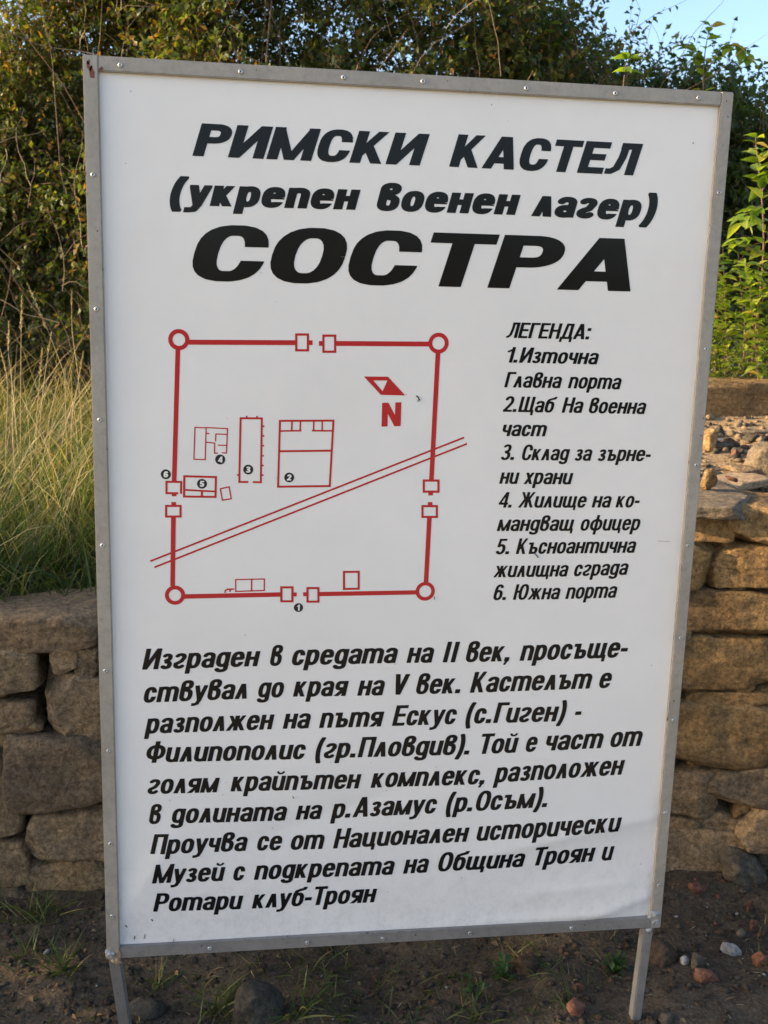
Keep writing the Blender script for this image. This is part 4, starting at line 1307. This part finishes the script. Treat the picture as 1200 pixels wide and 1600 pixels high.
        w = w_(.56); g.arc(w / 2, h / 2, w / 2 - v2, h / 2 - h2 + o, 0, 359, 2.6); g.H(h * .55, v2, w - v2 * .9); g.cut = (w / 2 + sv * .05, h * .55 - h2 - .095, h * .55 - h2)
    elif ch == 'р':
        w = w_(.56); g.V(v2, -.26, h); g.arc(w / 2, h / 2, w / 2 - v2, h / 2 - h2 + o, -180, 180, 2.5)
    elif ch == 'д':
        w = w_(.56); g.arc(w / 2, h / 2 + .01, w / 2 - v2, h / 2 - h2, 0, 360, 2.5)
        g.arc(w / 2, -.04, w / 2 - v2, .20 - h2, 0, -165, 2.5, pre=[(w - v2, h)], hi=h)
    elif ch == 'а':
        w = w_(.54)
        g.arc(w / 2, h * .70, w / 2 - v2, h * .30 - h2 + o, 165, 0, 2.4, post=[(w - v2, 0)], lo=0)
        g.arc(v2 + (w - sv) * .5, h * .30, (w - sv) * .5, h * .30 - h2 + o, 90, 290, 2.4, pre=[(w - v2, h * .60 - h2 + o)], post=[(w - v2, h * .22)])
    elif ch == 'б':
        w = w_(.56); g.arc(w / 2, h / 2 - .01, w / 2 - v2, h / 2 - h2, 0, 360, 2.5)
        g.line([(v2, h * .5), (v2, h * .86), (v2 + .05 * wf, h * 1.08), (w * .5, h * 1.16), (w * .9, h * 1.24), (w * .98, h * 1.42)], k=.92, hi=1.02)
    elif ch == 'в':
        w = w_(.56)
        g.arc(w / 2, .29, w / 2 - v2, .29 - h2 + o, -180, 90, 2.5, pre=[(v2, .7)], post=[(w * .42, .58 - h2)])
        g.arc(w * .47, .78, w * .47 - v2, .22 - h2 + o, 180, -90, 2.4, pre=[(v2, .3)], post=[(w * .40, .58 - h2)])
    elif ch == 'г':
        w = w_(.50)
        g.arc(w * .5, h * .74, w * .5 - v2, h * .26 - h2 + o, 160, -20, 2.3, k=.96,
              post=[(w * .62, h * .48), (w * .32, h * .36)])
        g.arc(w * .5, h * .26, w * .5 - v2, h * .26 - h2 + o, 160, 335, 2.3, pre=[(w * .62, h * .48), (w * .34, h * .37)], k=.96)
    elif ch == 'ж':
        w = w_(.84); g.V(w / 2, 0, h)
        for s_ in (-1, 1):
            g.line([(w / 2 + s_ * sv * .2, h * .36), (w / 2 + s_ * (w / 2 - v2 * .7), h + .1)], 0, h, False, .8)
            g.line([(w / 2 + s_ * sv * .5, h * .56), (w / 2 + s_ * (w / 2 - v2 * .5), -.08)], 0, h, False, .88)
    elif ch == 'з' or ch in '3З':
        H_ = h if ch == 'з' else 1.0
        w = w_(.48 if ch == 'з' else .56)
        g.arc(w * .48, H_ * .745, w * .46 - v2, H_ * .255 - h2 + o, 155, -90, 2.4, post=[(w * .36, H_ * .49 + 0)], k=.95)
        g.arc(w * .5, H_ * .27, w * .5 - v2, H_ * .27 - h2 + o, 90, -155, 2.4, pre=[(w * .36, H_ * .54 - h2)], k=.98)
    elif ch == 'к':
        w = w_(.56); g.V(v2, 0, h)
        g.line([(v2, h * .2), (w - v2 * .9, h + .12)], 0, h, False, .84); g.line([(w * .40, h * .52), (w - v2 * .7, -.12)], 0, h, False, .92)
    elif ch == 'л':
        w = w_(.54); g.para(0, w / 2 - sv * .5, sv, 0, h); g.para(w - sv, w / 2 - sv * .5, sv, 0, h)
    elif ch == 'м':
        w = w_(.74); g.line([(v2 * .8, -.02), (v2 * 1.1, h)], 0, h, False); g.V(w - v2, 0, h)
        g.para(w / 2 - sv * .42, 0, sv * .84, 0, h); g.para(w / 2 - sv * .42, w - sv * .84, sv * .84, 0, h)
    elif ch == 'у':
        w = w_(.54); g.line([(v2 * .7 - .02, h + .1), (w * .52, .02)], 0, h, False, .95, xl=0)
        g.line([(w - v2 * .7 + .02, h + .1), (w * .54, .04), (w * .40, -.14), (w * .20, -.26 + h2), (-.02, -.26 + h2)], -.27, h, k=.92, xh=w)
    elif ch == 'ф':
        w = w_(.80); g.V(w / 2, -.26, 1.0); g.arc(w / 2, h / 2, w / 2 - v2, h / 2 - h2 + o, 0, 360, 2.4)
    elif ch == 'х':
        w = w_(.54); g.para(0, w - sv, sv, 0, h); g.para(w - sv, 0, sv, 0, h)
    elif ch == 'ъ':
        w = w_(.64); x0 = .12 * wf; g.V(x0 + v2, 0, h); g.H(h - h2, 0, x0 + v2)
        g.arc(w - .22 * wf, h * .31, .22 * wf - v2 if .22 * wf > sv * .8 else sv * .3, h * .31 - h2, 90, -90, 2.4, pre=[(x0 + v2, h * .62 - h2)], post=[(x0 + v2, h2)], lo=0)
    elif ch == 'я':
        w = w_(.56); g.V(w - v2, 0, h)
        g.arc(.22 * wf, h * .69, .22 * wf - v2 if .22 * wf > sv * .8 else sv * .3, h * .31 - h2, 90, 270, 2.4, pre=[(w - v2, h - h2)], post=[(w - v2, h * .38 + h2)], hi=h)
        g.line([(w - v2, h * .52), (v2 * .4 - .03, -.12)], 0, h, False, .92, xl=0)
    # ---- figures and marks
    elif ch == '1':
        w = w_(.40); g.V(w - v2, 0, 1); g.line([(w - v2, .86), (.0, .68)], 0, 1, False, .8)
    elif ch == '2':
        w = w_(.56); g.arc(w / 2, .70, w / 2 - v2, .30 - h2 + o, 165, -25, 2.3, post=[(w * .55, .36), (w * .2, .10)]); g.H(h2, 0.02, w)
    elif ch == '4':
        w = w_(.60); g.V(w * .72, 0, 1); g.H(.26, 0, w); g.line([(w * .72, 1.05), (.02, .22)], .18, 1, False, .8)
    elif ch == '5':
        w = w_(.56); g.H(1 - h2, w * .16, w * .96); g.line([(w * .16 + v2 * .7, 1), (w * .08 + v2 * .7, .45)], 0, 1, False, .8)
        g.arc(w / 2, .32, w / 2 - v2, .32 - h2 + o, 140, -155, 2.3)
    elif ch == '6':
        w = w_(.56); g.arc(w / 2, .32, w / 2 - v2, .32 - h2 + o, 0, 360, 2.3)
        g.arc(w / 2 + .01, .60, w / 2 - v2, .40 - h2 + o, 35, 180, 2.3, post=[(v2, .32)])
    elif ch == '.': w = sv * 1.15; g.box(0, w, 0, sh * 1.35)
    elif ch == ',': w = sv * 1.15; g.box(0, w, 0, sh * 1.35); g.line([(w * .62, .04), (w * .2, -.17)], -.17, .1, False, .6)
    elif ch == ':': w = sv * 1.15; g.box(0, w, 0, sh * 1.35); g.box(0, w, h - sh * 1.35, h)
    elif ch == '-': w = w_(.32); g.box(0, w, h * .38, h * .38 + sh * 1.15)
    elif ch == '(':
        w = w_(.30); g.arc(w + .10 * wf, .40, w + .10 * wf - v2, .78, 128, 232, 2.0, lo=-.24, hi=1.04, xh=w * 1.15)
    elif ch == ')':
        w = w_(.30); g.arc(-.10 * wf, .40, w + .10 * wf - v2, .78, 52, -52, 2.0, lo=-.24, hi=1.04, xl=-w * .15)
    else: raise ValueError(ch)
    g.w = w
    return g
_cache = {}
RAT = {}
def glyph(ch, style):
    k = (ch, style)
    if k not in _cache:
        sv, sh, wf, h, res = style
        g = make_glyph(ch, sv, sh, wf, h)
        st = 1.0 / res
        x0, y0 = -.12, -.34
        xs = np.arange(x0, g.w + .14, st); ys = np.arange(y0, 1.14, st)
        X_, Y_ = np.meshgrid(xs + 1e-5, ys + 1e-5)
        V_, P_ = ms_fill(g.sdf(X_, Y_), x0, y0, st)
        _cache[k] = (V_, P_, g.w)
    return _cache[k]
def print_mesh(V2, P2, mat, off):
    V2 = np.asarray(V2)
    V3 = np.c_[V2[:, 0], YP + REC - sheet_z(V2[:, 0], V2[:, 1]) - off, V2[:, 1]]
    return mesh('print', V3, P2, mat)
def text_word(word, style, shear, xl, xr, yl, yr, cap, track=.055):
    """lay a word so its ink spans pixel columns xl..xr on the baseline yl..yr"""
    cur = 0; VV = []; PP = []; n = 0
    sv = style[0]
    for k, ch in enumerate(word):
        V_, P_, gw = glyph(ch, style)
        Q = V_.copy(); Q[:, 0] += cur
        VV.append(Q); PP += [[i + n for i in p] for p in P_]; n += len(Q)
        cur += gw + track * (1.0 if ch not in '.,' else 2.2)
        if ch == 'I': cur += .10
        if ch in 'ГТ' and k + 1 < len(word) and word[k + 1].islower(): cur -= .06
    Q = np.concatenate(VV)
    Q[:, 0] += Q[:, 1] * shear
    x0, x1 = Q[:, 0].min(), Q[:, 0].max()
    ym = .36
    a = pl(xl, yl - cap * .4); c = pl(xr, yr - cap * .4)
    A = pl(xl, yl); C_ = pl(xr, yr)
    # plane baseline
    m = ((yl + yr) / 2); xm = (xl + xr) / 2
    capH = abs(pl(xm, m - cap)[1] - pl(xm, m)[1])
    X0, X1 = a[0], c[0]
    RAT.setdefault(style, []).append(((X1 - X0) / (x1 - x0) / capH, word))
    t = (Q[:, 0] - x0) / (x1 - x0)
    X_ = X0 + (X1 - X0) * t
    Zb = A[1] + (C_[1] - A[1]) * t
    return np.c_[X_, Zb + Q[:, 1] * capH], PP
def text_line(words, style, shear, cap, label, track=.055):
    VV = []; PP = []; n = 0
    for (w_, xl, xr, yl, yr) in words:
        V_, P_ = text_word(w_, style, shear, xl, xr, yl, yr, cap, track)
        VV.append(V_); PP += [[i + n for i in p] for p in P_]; n += len(V_)
    o = link('lettering', print_mesh(np.concatenate(VV), PP, M_black, .0005), board)
    o['label'] = label
    return o
# style: stem, horizontal, width factor, x-height, raster cells per cap height
T1 = (.345, .20, 1.68, .72, 90)
T2 = (.34, .205, 1.47, .74, 70)
T3 = (.44, .19, 2.16, .72, 130)
TB = (.205, .15, 1.02, .735, 46)
TL = (.19, .142, 1.0, .735, 42)
text_line([('РИМСКИ', 300, 672, 242.5, 258.5), ('КАСТЕЛ', 704, 1006, 259.5, 274)], T1, .30, 51, 'large bold heading line', .085)
text_line([('(укрепен', 264.5, 564, 319.5, 327.5), ('военен', 590, 815, 328.3, 335.6), ('лагер)', 833, 1030, 337, 345.5)], T2, .25, 43.5, 'bold subheading in brackets', .07)
text_line([('СОСТРА', 300.5, 990.5, 437.5, 455.5)], T3, .30, 85, 'largest and widest heading', .10)
BODY = [
 (32.5, [('Изграден', 221, 407.2, 1049.3, 1043.7), ('в', 422.3, 442.6, 1043.3, 1043), ('средата', 456.6, 623.1, 1042.6, 1038.8), ('на', 636.8, 679.8, 1038.8, 1038.3), ('II', 693.8, 720, 1038, 1037.8), ('век,', 730, 798.8, 1037.5, 1036), ('просъще-', 814.6, 984.3, 1035.5, 1029.5)]),
 (32.3, [('ствувал', 223.8, 385.5, 1101, 1094.8), ('до', 401.3, 444.3, 1093.6, 1092.6), ('края', 458.3, 545.8, 1091.8, 1090.6), ('на', 559.5, 602.5, 1090.3, 1089.6), ('V', 619.3, 642, 1088.7, 1088.4), ('век.', 651.8, 721.5, 1087.8, 1086.4), ('Кастелът', 736.5, 928, 1085.7, 1078.7), ('е', 939.5, 958.8, 1078.3, 1077.8)]),
 (32.0, [('разполжен', 223.8, 429.3, 1149.8, 1142.8), ('на', 442.2, 486.3, 1142.2, 1141.3), ('пътя', 499.3, 601.5, 1141, 1138.5), ('Ескус', 614, 715.5, 1137.8, 1134.6), ('(с.Гиген)', 729.5, 887.7, 1134.2, 1130), ('-', 901, 911.5, 1129.5, 1129)]),
 (31.6, [('Филипополис', 228, 478.3, 1195, 1189.6), ('(гр.Пловдив).', 493.3, 735.8, 1189, 1182.3), ('Той', 754, 812.5, 1181.6, 1179), ('е', 824, 842.2, 1178.3, 1177.6), ('част', 855.5, 945.8, 1176.6, 1172), ('от', 957, 1007, 1171, 1168.6)]),
 (31.2, [('голям', 229.8, 343.5, 1244.5, 1241.5), ('крайпътен', 360, 565.8, 1240.5, 1236.3), ('комплекс,', 580.5, 759.3, 1235.6, 1228.5), ('разположен', 772.6, 979, 1226.5, 1213.5)]),
 (30.8, [('в', 232.2, 252.5, 1291.2, 1290.8), ('долината', 265.5, 449.2, 1290.3, 1286.8), ('на', 462.5, 504.5, 1286.2, 1285), ('р.Азамус', 516.8, 684.3, 1284.3, 1274.6), ('(р.Осъм).', 698.5, 857.6, 1273.6, 1264)]),
 (30.3, [('Проучва', 234, 387.3, 1337.5, 1334.3), ('се', 402, 441.5, 1334, 1333.3), ('от', 454.8, 508, 1333, 1331.3), ('Национален', 521.3, 735, 1330.8, 1318.5), ('исторически', 746.4, 973, 1317.5, 1301.5)]),
 (29.6, [('Музей', 236.8, 352.3, 1383, 1380.3), ('с', 364.5, 383, 1380.1, 1379.8), ('подкрепата', 396.7, 618, 1379.5, 1371), ('на', 631.4, 671.7, 1369.8, 1367.3), ('Община', 686.3, 822.3, 1366.2, 1357.8), ('Троян', 837.7, 932.7, 1356.5, 1349.3), ('и', 943, 962.2, 1348.6, 1347.3)]),
 (29.0, [('Ротари', 238.5, 380.3, 1428, 1424.8), ('клуб-Троян', 393.6, 590.3, 1424.2, 1414.2)]),
]
for k, (cap, ws) in enumerate(BODY):
    text_line(ws, TB, .205, cap, 'bold italic text line starting with the word ' + ws[0][0])
LEG = [
 [('ЛЕГЕНДА:', 792.9, 926.6, 528.2, 530.8)],
 [('1.Източна', 794.7, 938.4, 567, 570)],
 [('Главна', 790.3, 880.5, 606, 607.2), ('порта', 890.2, 974, 607.4, 609.2)],
 [('2.Щаб', 788, 873, 644.3, 645.7), ('На', 880.5, 914.3, 645.8, 646.2), ('военна', 923, 1012.7, 646.4, 648)],
 [('част', 787.3, 857, 682.5, 683)],
 [('3.', 785, 806, 720, 720), ('Склад', 818, 893, 720.4, 720.8), ('за', 901, 928, 721, 721.3), ('зърне-', 937.2, 1020, 721.4, 722)],
 [('ни', 782.6, 813.8, 757.4, 757.6), ('храни', 820.8, 898, 757.8, 758.3)],
 [('4.', 781, 802, 795, 794.9), ('Жилище', 812, 919.3, 794.8, 794.7), ('на', 927.5, 958.3, 794.6, 794.6), ('ко-', 965, 1002.4, 794.5, 794.3)],
 [('мандващ', 778.5, 899.6, 831.7, 831.2), ('офицер', 909.9, 1003.3, 831, 830.2)],
 [('5.', 777, 798.2, 868.2, 868), ('Късноантична', 808.5, 996.8, 867.8, 865.4)],
 [('жилищна', 773.2, 890.8, 904.4, 902.8), ('сграда', 899.6, 984.8, 902.6, 900)],
 [('6.', 773.2, 793.2, 940.2, 939.9), ('Южна', 804, 878, 939.7, 938.6), ('порта', 886.3, 967.2, 938.3, 936)],
]
for ws in LEG:
    text_line(ws, TL, .20, 24.4, 'small legend line starting with ' + ws[0][0])

# ---- the red plan, one distance field over the sheet plane, sampled at 0.6 mm
SEG = []; RING = []; CUT = []; POLYS = []
def sg(x0, y0, x1, y1, t, ext=0):
    a, b_ = pl(x0, y0), pl(x1, y1)
    m = abs(pl((x0 + x1) / 2 + 1, (y0 + y1) / 2)[0] - pl((x0 + x1) / 2, (y0 + y1) / 2)[0])
    d = (b_ - a) / (np.hypot(*(b_ - a)) + 1e-9)
    SEG.append((a - d * ext * m, b_ + d * ext * m, t * m / 2))
def rect(x0, y0, x1, y1, t):        # outer pixel rectangle
    h_ = t / 2
    quad([(x0 + h_, y0 + h_), (x1 - h_, y0 + h_), (x1 - h_, y1 - h_), (x0 + h_, y1 - h_)], t)
def quad(p, t):
    for a, b_ in zip(p, p[1:] + p[:1]): sg(a[0], a[1], b_[0], b_[1], t, t / 2)
def chain(p, t):
    for a, b_ in zip(p, p[1:]): sg(a[0], a[1], b_[0], b_[1], t, t / 2 * .9)
def ring(x, y, ro, ri):
    m = abs(pl(x + 1, y)[0] - pl(x, y)[0])
    RING.append((pl(x, y), ro * m, ri * m))
ring(279, 531, 16.7, 9.9); ring(686.8, 536.6, 16, 9.7); ring(273, 932.3, 15.9, 9.6); ring(666, 926.3, 15.1, 9.4)
sg(290, 535, 463, 535.8, 7.8); sg(524, 537, 676, 538, 7.6)
rect(461.6, 521.2, 483.5, 549.6, 3.6); sg(483, 535.8, 489, 535.8, 7.4); sg(499, 537, 505, 537, 7.4); rect(504.2, 523, 526.2, 551.8, 3.6)
sg(277.5, 545, 271.6, 754, 7.4)
chain([(276.5, 772.2), (259.6, 772.2), (259.6, 754.3), (282.6, 754.6), (282.4, 771.8)], 3.4)
sg(271.5, 771, 271.5, 777, 7.4); sg(271, 786, 271, 792, 7.4); rect(257.3, 790.4, 283.4, 810.6, 3.5)
sg(270.5, 809, 269.2, 918, 7.4)
sg(286, 934.4, 439.5, 931.3, 7.4); rect(438.2, 918.3, 459.2, 943.8, 3.6); sg(458.5, 931.2, 464.2, 931.2, 6.6)
sg(474.2, 931, 480.5, 930.8, 6.6); rect(479.3, 919.5, 499.9, 944.3, 3.5); sg(498.5, 930.7, 654, 928, 7.0)
sg(686, 550, 675.7, 752, 7.4); rect(662, 750.6, 688.5, 771.6, 3.5); sg(674.6, 770.6, 674.4, 775.8, 7.2)
sg(673.8, 786.2, 673.6, 791.6, 7.2); rect(659.9, 790.8, 686, 811.3, 3.5); sg(672.6, 810, 667.1, 914, 7.2)
sg(234, 879, 727, 684.8, 2.9); sg(240.6, 888.6, 732.6, 694.2, 2.9)
# commander's dwelling (4)
P3 = lambda x, y: (220 + x / 4.615, 500 + y / 4.615)
P4 = lambda x, y: (220 + x / 4.615, 720 + y / 4.615)
P5 = lambda x, y: (480 + x / 4.2857, 500 + y / 4.2857)
P6 = lambda x, y: (480 + x / 4.2857, 740 + y / 4.2857)
quad([P3(389, 779), P3(470, 783), P3(463, 1013), P3(381, 1010)], 1.9)
chain([P3(470, 781), P3(625, 788), P3(617, 965), P3(588, 964)], 1.9)
chain([P3(552, 966), P3(530, 966), P3(532, 893), P3(470, 887)], 1.9)
chain([P3(472, 822), P3(490, 824)], 1.9); chain([P3(538, 876), P3(541, 827), P3(621, 830)], 1.9); chain([P3(558, 908), P3(619, 910)], 1.9)
# granary (3)
chain([P4(770, 160), P4(710, 160), P3(720, 713), P3(874, 714), P4(866, 162), P4(815, 161)], 3.2)
for x, y in ((764, 702), (838, 704)): sg(*P3(x, y - 8), *P3(x, y + 8), 2.6)
for y in (771, 841, 912, 985, 1056): sg(*P3(878, y), *P3(892 - (y - 771) * .018, y), 2.6)
for y in (40, 110): sg(*P4(872, y), *P4(886, y), 2.6)
sg(*P4(693, 109), *P4(705, 109), 2.6)
# headquarters (2)
chain([(437.8, 658.6), (521.8, 658.2), (516, 761), (434.8, 762), (437.8, 658.6)], 3.3)
sg(437, 706.4, 519.5, 705.4, 3.3); sg(438, 674.6, 471.4, 674, 2.6); sg(456.8, 659, 456.2, 674, 2.6); sg(470, 659, 469.4, 675, 2.6)
sg(488, 674, 521, 674.3, 2.6); sg(491, 659, 490.6, 675, 2.4); sg(504.2, 659, 504, 674, 2.4)
# late building (5)
quad([P4(312, 118), P4(541, 124), P4(538, 268), P4(310, 265)], 3.4)
sg(*P4(312, 217), *P4(540, 229), 3.0); sg(*P4(440, 222), *P4(439, 266), 3.4)
quad([P4(573, 209), P4(637, 195), P4(652, 281), P4(588, 292)], 2.1)
quad([P4(684, 867), P4(892, 863), P4(891, 946), P4(684, 953)], 2.0); sg(*P4(800, 865), *P4(799, 950), 2.2)
chain([P4(607, 958), P4(610, 946), P4(625, 937), P4(668, 936)], 2.4); sg(*P4(645, 936), *P4(643, 956), 2.4)
quad([P6(250, 668), P6(349, 667), P6(349, 781), P6(250, 783)], 3.4)
# north arrow
ARW = [pl(569.4, 588.9), pl(607.4, 589.1), pl(634.7, 618.8), pl(596.2, 617.8)]
AHO = [pl(584.3, 595.2), pl(606.4, 595.2), pl(599, 612)]
def convex(X_, Y_, p):
    c = np.mean(p, axis=0); d = np.full(X_.shape, -9.0)
    for a, b_ in zip(p, p[1:] + p[:1]):
        e = (b_ - a) / np.hypot(*(b_ - a)); nn = np.array([e[1], -e[0]])
        if np.dot(nn, c - a) > 0: nn = -nn
        d = np.maximum(d, (X_ - a[0]) * nn[0] + (Y_ - a[1]) * nn[1])
    return d
st = .0006
lo = np.array([pl(225, 960)[0], pl(225, 960)[1]]); hi = np.array([pl(740, 505)[0], pl(740, 505)[1]])
xs = np.arange(lo[0], hi[0], st); ys = np.arange(lo[1], hi[1], st)
SD = np.full((len(ys), len(xs)), .02)
def local(x0, x1, y0, y1, fn, op=np.minimum):
    i0, i1 = max(0, int((x0 - lo[0]) / st) - 3), min(len(xs), int((x1 - lo[0]) / st) + 4)
    j0, j1 = max(0, int((y0 - lo[1]) / st) - 3), min(len(ys), int((y1 - lo[1]) / st) + 4)
    X_, Y_ = np.meshgrid(xs[i0:i1], ys[j0:j1])
    SD[j0:j1, i0:i1] = op(SD[j0:j1, i0:i1], fn(X_, Y_))
for a, b_, hw in SEG:
    local(min(a[0], b_[0]) - hw, max(a[0], b_[0]) + hw, min(a[1], b_[1]) - hw, max(a[1], b_[1]) + hw, lambda X_, Y_: seg_sdf(X_, Y_, a, b_, hw))
for c, ro, ri in RING:
    local(c[0] - ro, c[0] + ro, c[1] - ro, c[1] + ro, lambda X_, Y_: np.hypot(X_ - c[0], Y_ - c[1]) - ro)
    local(c[0] - ri, c[0] + ri, c[1] - ri, c[1] + ri, lambda X_, Y_: ri - np.hypot(X_ - c[0], Y_ - c[1]), np.maximum)
A_ = np.array(ARW)
local(A_[:, 0].min(), A_[:, 0].max(), A_[:, 1].min(), A_[:, 1].max(), lambda X_, Y_: np.maximum(convex(X_, Y_, ARW), -convex(X_, Y_, AHO)))
V2, P2 = ms_fill(SD, lo[0], lo[1], st)
o = link('site_plan', print_mesh(V2, P2, M_red, .0004), board)
o['label'] = 'red ground plan of the fort with corner towers, gates, buildings and road'
V2, P2 = text_word('N', (.245, .2, 1.18, .72, 70), 0, 597.6, 627.8, 667.8, 666.8, 37.5)
o = link('north_letter', print_mesh(V2, P2, M_red, .0004), board)
# numbered badges
for (d_, (x, y), rpx) in (('4', P3(572, 1012), 8), ('3', P4(775, 70), 7.9), ('2', P4(1072, 127), 7.8), ('5', P4(440, 173), 7.9), ('6', P4(178, 104), 8), ('1', P4(1139, 1070), 7.2)):
    c = pl(x, y); m = abs(pl(x + 1, y)[0] - pl(x, y)[0]); rr_ = rpx * m
    V2 = [(c[0] + rr_ * math.cos(a), c[1] + rr_ * math.sin(a)) for a in np.linspace(0, 2 * math.pi, 33)[:-1]]
    bd = link('number_badge', print_mesh(V2, [list(range(32))], M_badge, .0004), board)
    ww = 7.2 if d_ != '1' else 4.6
    V2, P2 = text_word(d_, (.36, .21, 1.5, .72, 40), .08, x - ww / 2, x + ww / 2, y + 4.6, y + 4.6, 9.2)
    link('number', print_mesh(V2, P2, M_panel, .0009), bd)

# dirt specks and dead insects stuck on the sheet, rust spots on the frame
def speck(pts, t, mat=M_fly, yoff=None):
    Q = np.array([[pl(x, y)[0], YP + (REC - .0012 if yoff is None else yoff), pl(x, y)[1]] for x, y in pts])
    k = len(Q)
    V_, F_ = tubes(Q[None], np.full((1, k), t), 6)
    return V_, F_
VV = []; FF = []; n = 0
sp = [([(652, 619), (655, 622), (657, 626), (654, 628)], .0013), ([(837, 866), (840, 869), (843, 873)], .0011), ([(636, 616.5), (637, 617.5)], .0006), ([(680, 934), (680.4, 939)], .0008),
      ([(458, 1248), (459, 1251)], .001), ([(236, 1440), (238, 1443)], .0016), ([(210, 1467), (209, 1472)], .0008), ([(226, 1464), (224.5, 1471)], .0006),
      ([(1086, 221.5), (1087, 223)], .0009), ([(195, 1450), (198, 1453)], .001), ([(271, 1472), (271, 1479)], .0005), ([(1031, 847), (1050, 847.5)], .0003), ([(203, 140), (204, 142)], .0007), ([(770, 161), (770.5, 163)], .0006)]
rs = np.random.default_rng(5)
for _ in range(90):
    x = rs.uniform(190, 1060); y = rs.uniform(180, 1450)
    if y > 1000 or rs.uniform() < .4: sp.append(([(x, y), (x + rs.uniform(-1, 1), y + 1.2)], rs.uniform(.0002, .0007)))
for pts, t in sp:
    V_, F_ = speck(pts, t); VV.append(V_); FF.append(F_ + n); n += len(V_)
o = link('dirt_specks', mesh('dirt_specks', np.concatenate(VV), np.concatenate(FF), M_fly), board)
o['kind'] = 'stuff'; o['label'] = 'small dirt specks stuck on the white sheet'
VV = []; FF = []; n = 0
for x, y, wx, wz in ((140, 103, .004, .006), (143, 112, .005, .012), (139, 97, .003, .003), (1135, 158, .002, .002), (499, 102.8, .0035, .004), (716, 115.8, .004, .0015), (766, 118.6, .003, .0012), (787, 120, .003, .0012), (158, 108, .003, .004), (1043, 1122, .001, .006)):
    c = pl(x, y); k = 9
    a = np.linspace(0, 2 * math.pi, k + 1)[:-1]; rr2 = 1 + .35 * rs.normal(0, 1, k)
    V_ = np.c_[c[0] + wx * np.cos(a) * rr2, np.full(k, -.0004), np.minimum(c[1] + wz * np.sin(a) * rr2, Z1 - .001)]
    V_[:, 0] = np.clip(V_[:, 0], -WB / 2 + .001, WB / 2 - .001)
    VV.append(V_); FF.append(list(range(n, n + k))); n += k
o = link('rust_spots', mesh('rust_spots', np.concatenate(VV), FF, M_rustp), board)
o['kind'] = 'stuff'; o['label'] = 'dark rust spots on the silver frame'

# repeats share a group
GR = {'grass_stalk': 'dry grass stalks standing in the tall grass', 'grass_tuft': 'grass tufts growing in the dirt',
      'weed': 'small weeds growing in the dirt', 'brick_fragment': 'brick fragments lying around the wall',
      'tile_shard': 'orange tile shards in the dirt', 'white_stone': 'white stones in the dirt', 'grey_stone': 'loose grey stones',
      'brown_stone': 'loose brown stones', 'angular_stone': 'angular stones in the rubble above the wall',
      'flat_stone': 'flat stones in the rubble above the wall', 'boulder': 'boulders lying around the wall', 'broken_rock': 'broken rocks at the wall foot',
      'pebble': 'pebbles in the rubble', 'hedge_shrub': 'shrubs of the hedge behind the board', 'scrub_bush': 'scrub bushes at the left',
      'leafy_plant': 'bright leafy plants behind the long block', 'sky_twig': 'leafy shoots against the sky'}
for o in bpy.data.objects:
    if o.parent is None and 'label' in o and o.get('kind') is None:
        g = GR.get(o.name.split('.')[0])
        if g: o['group'] = g
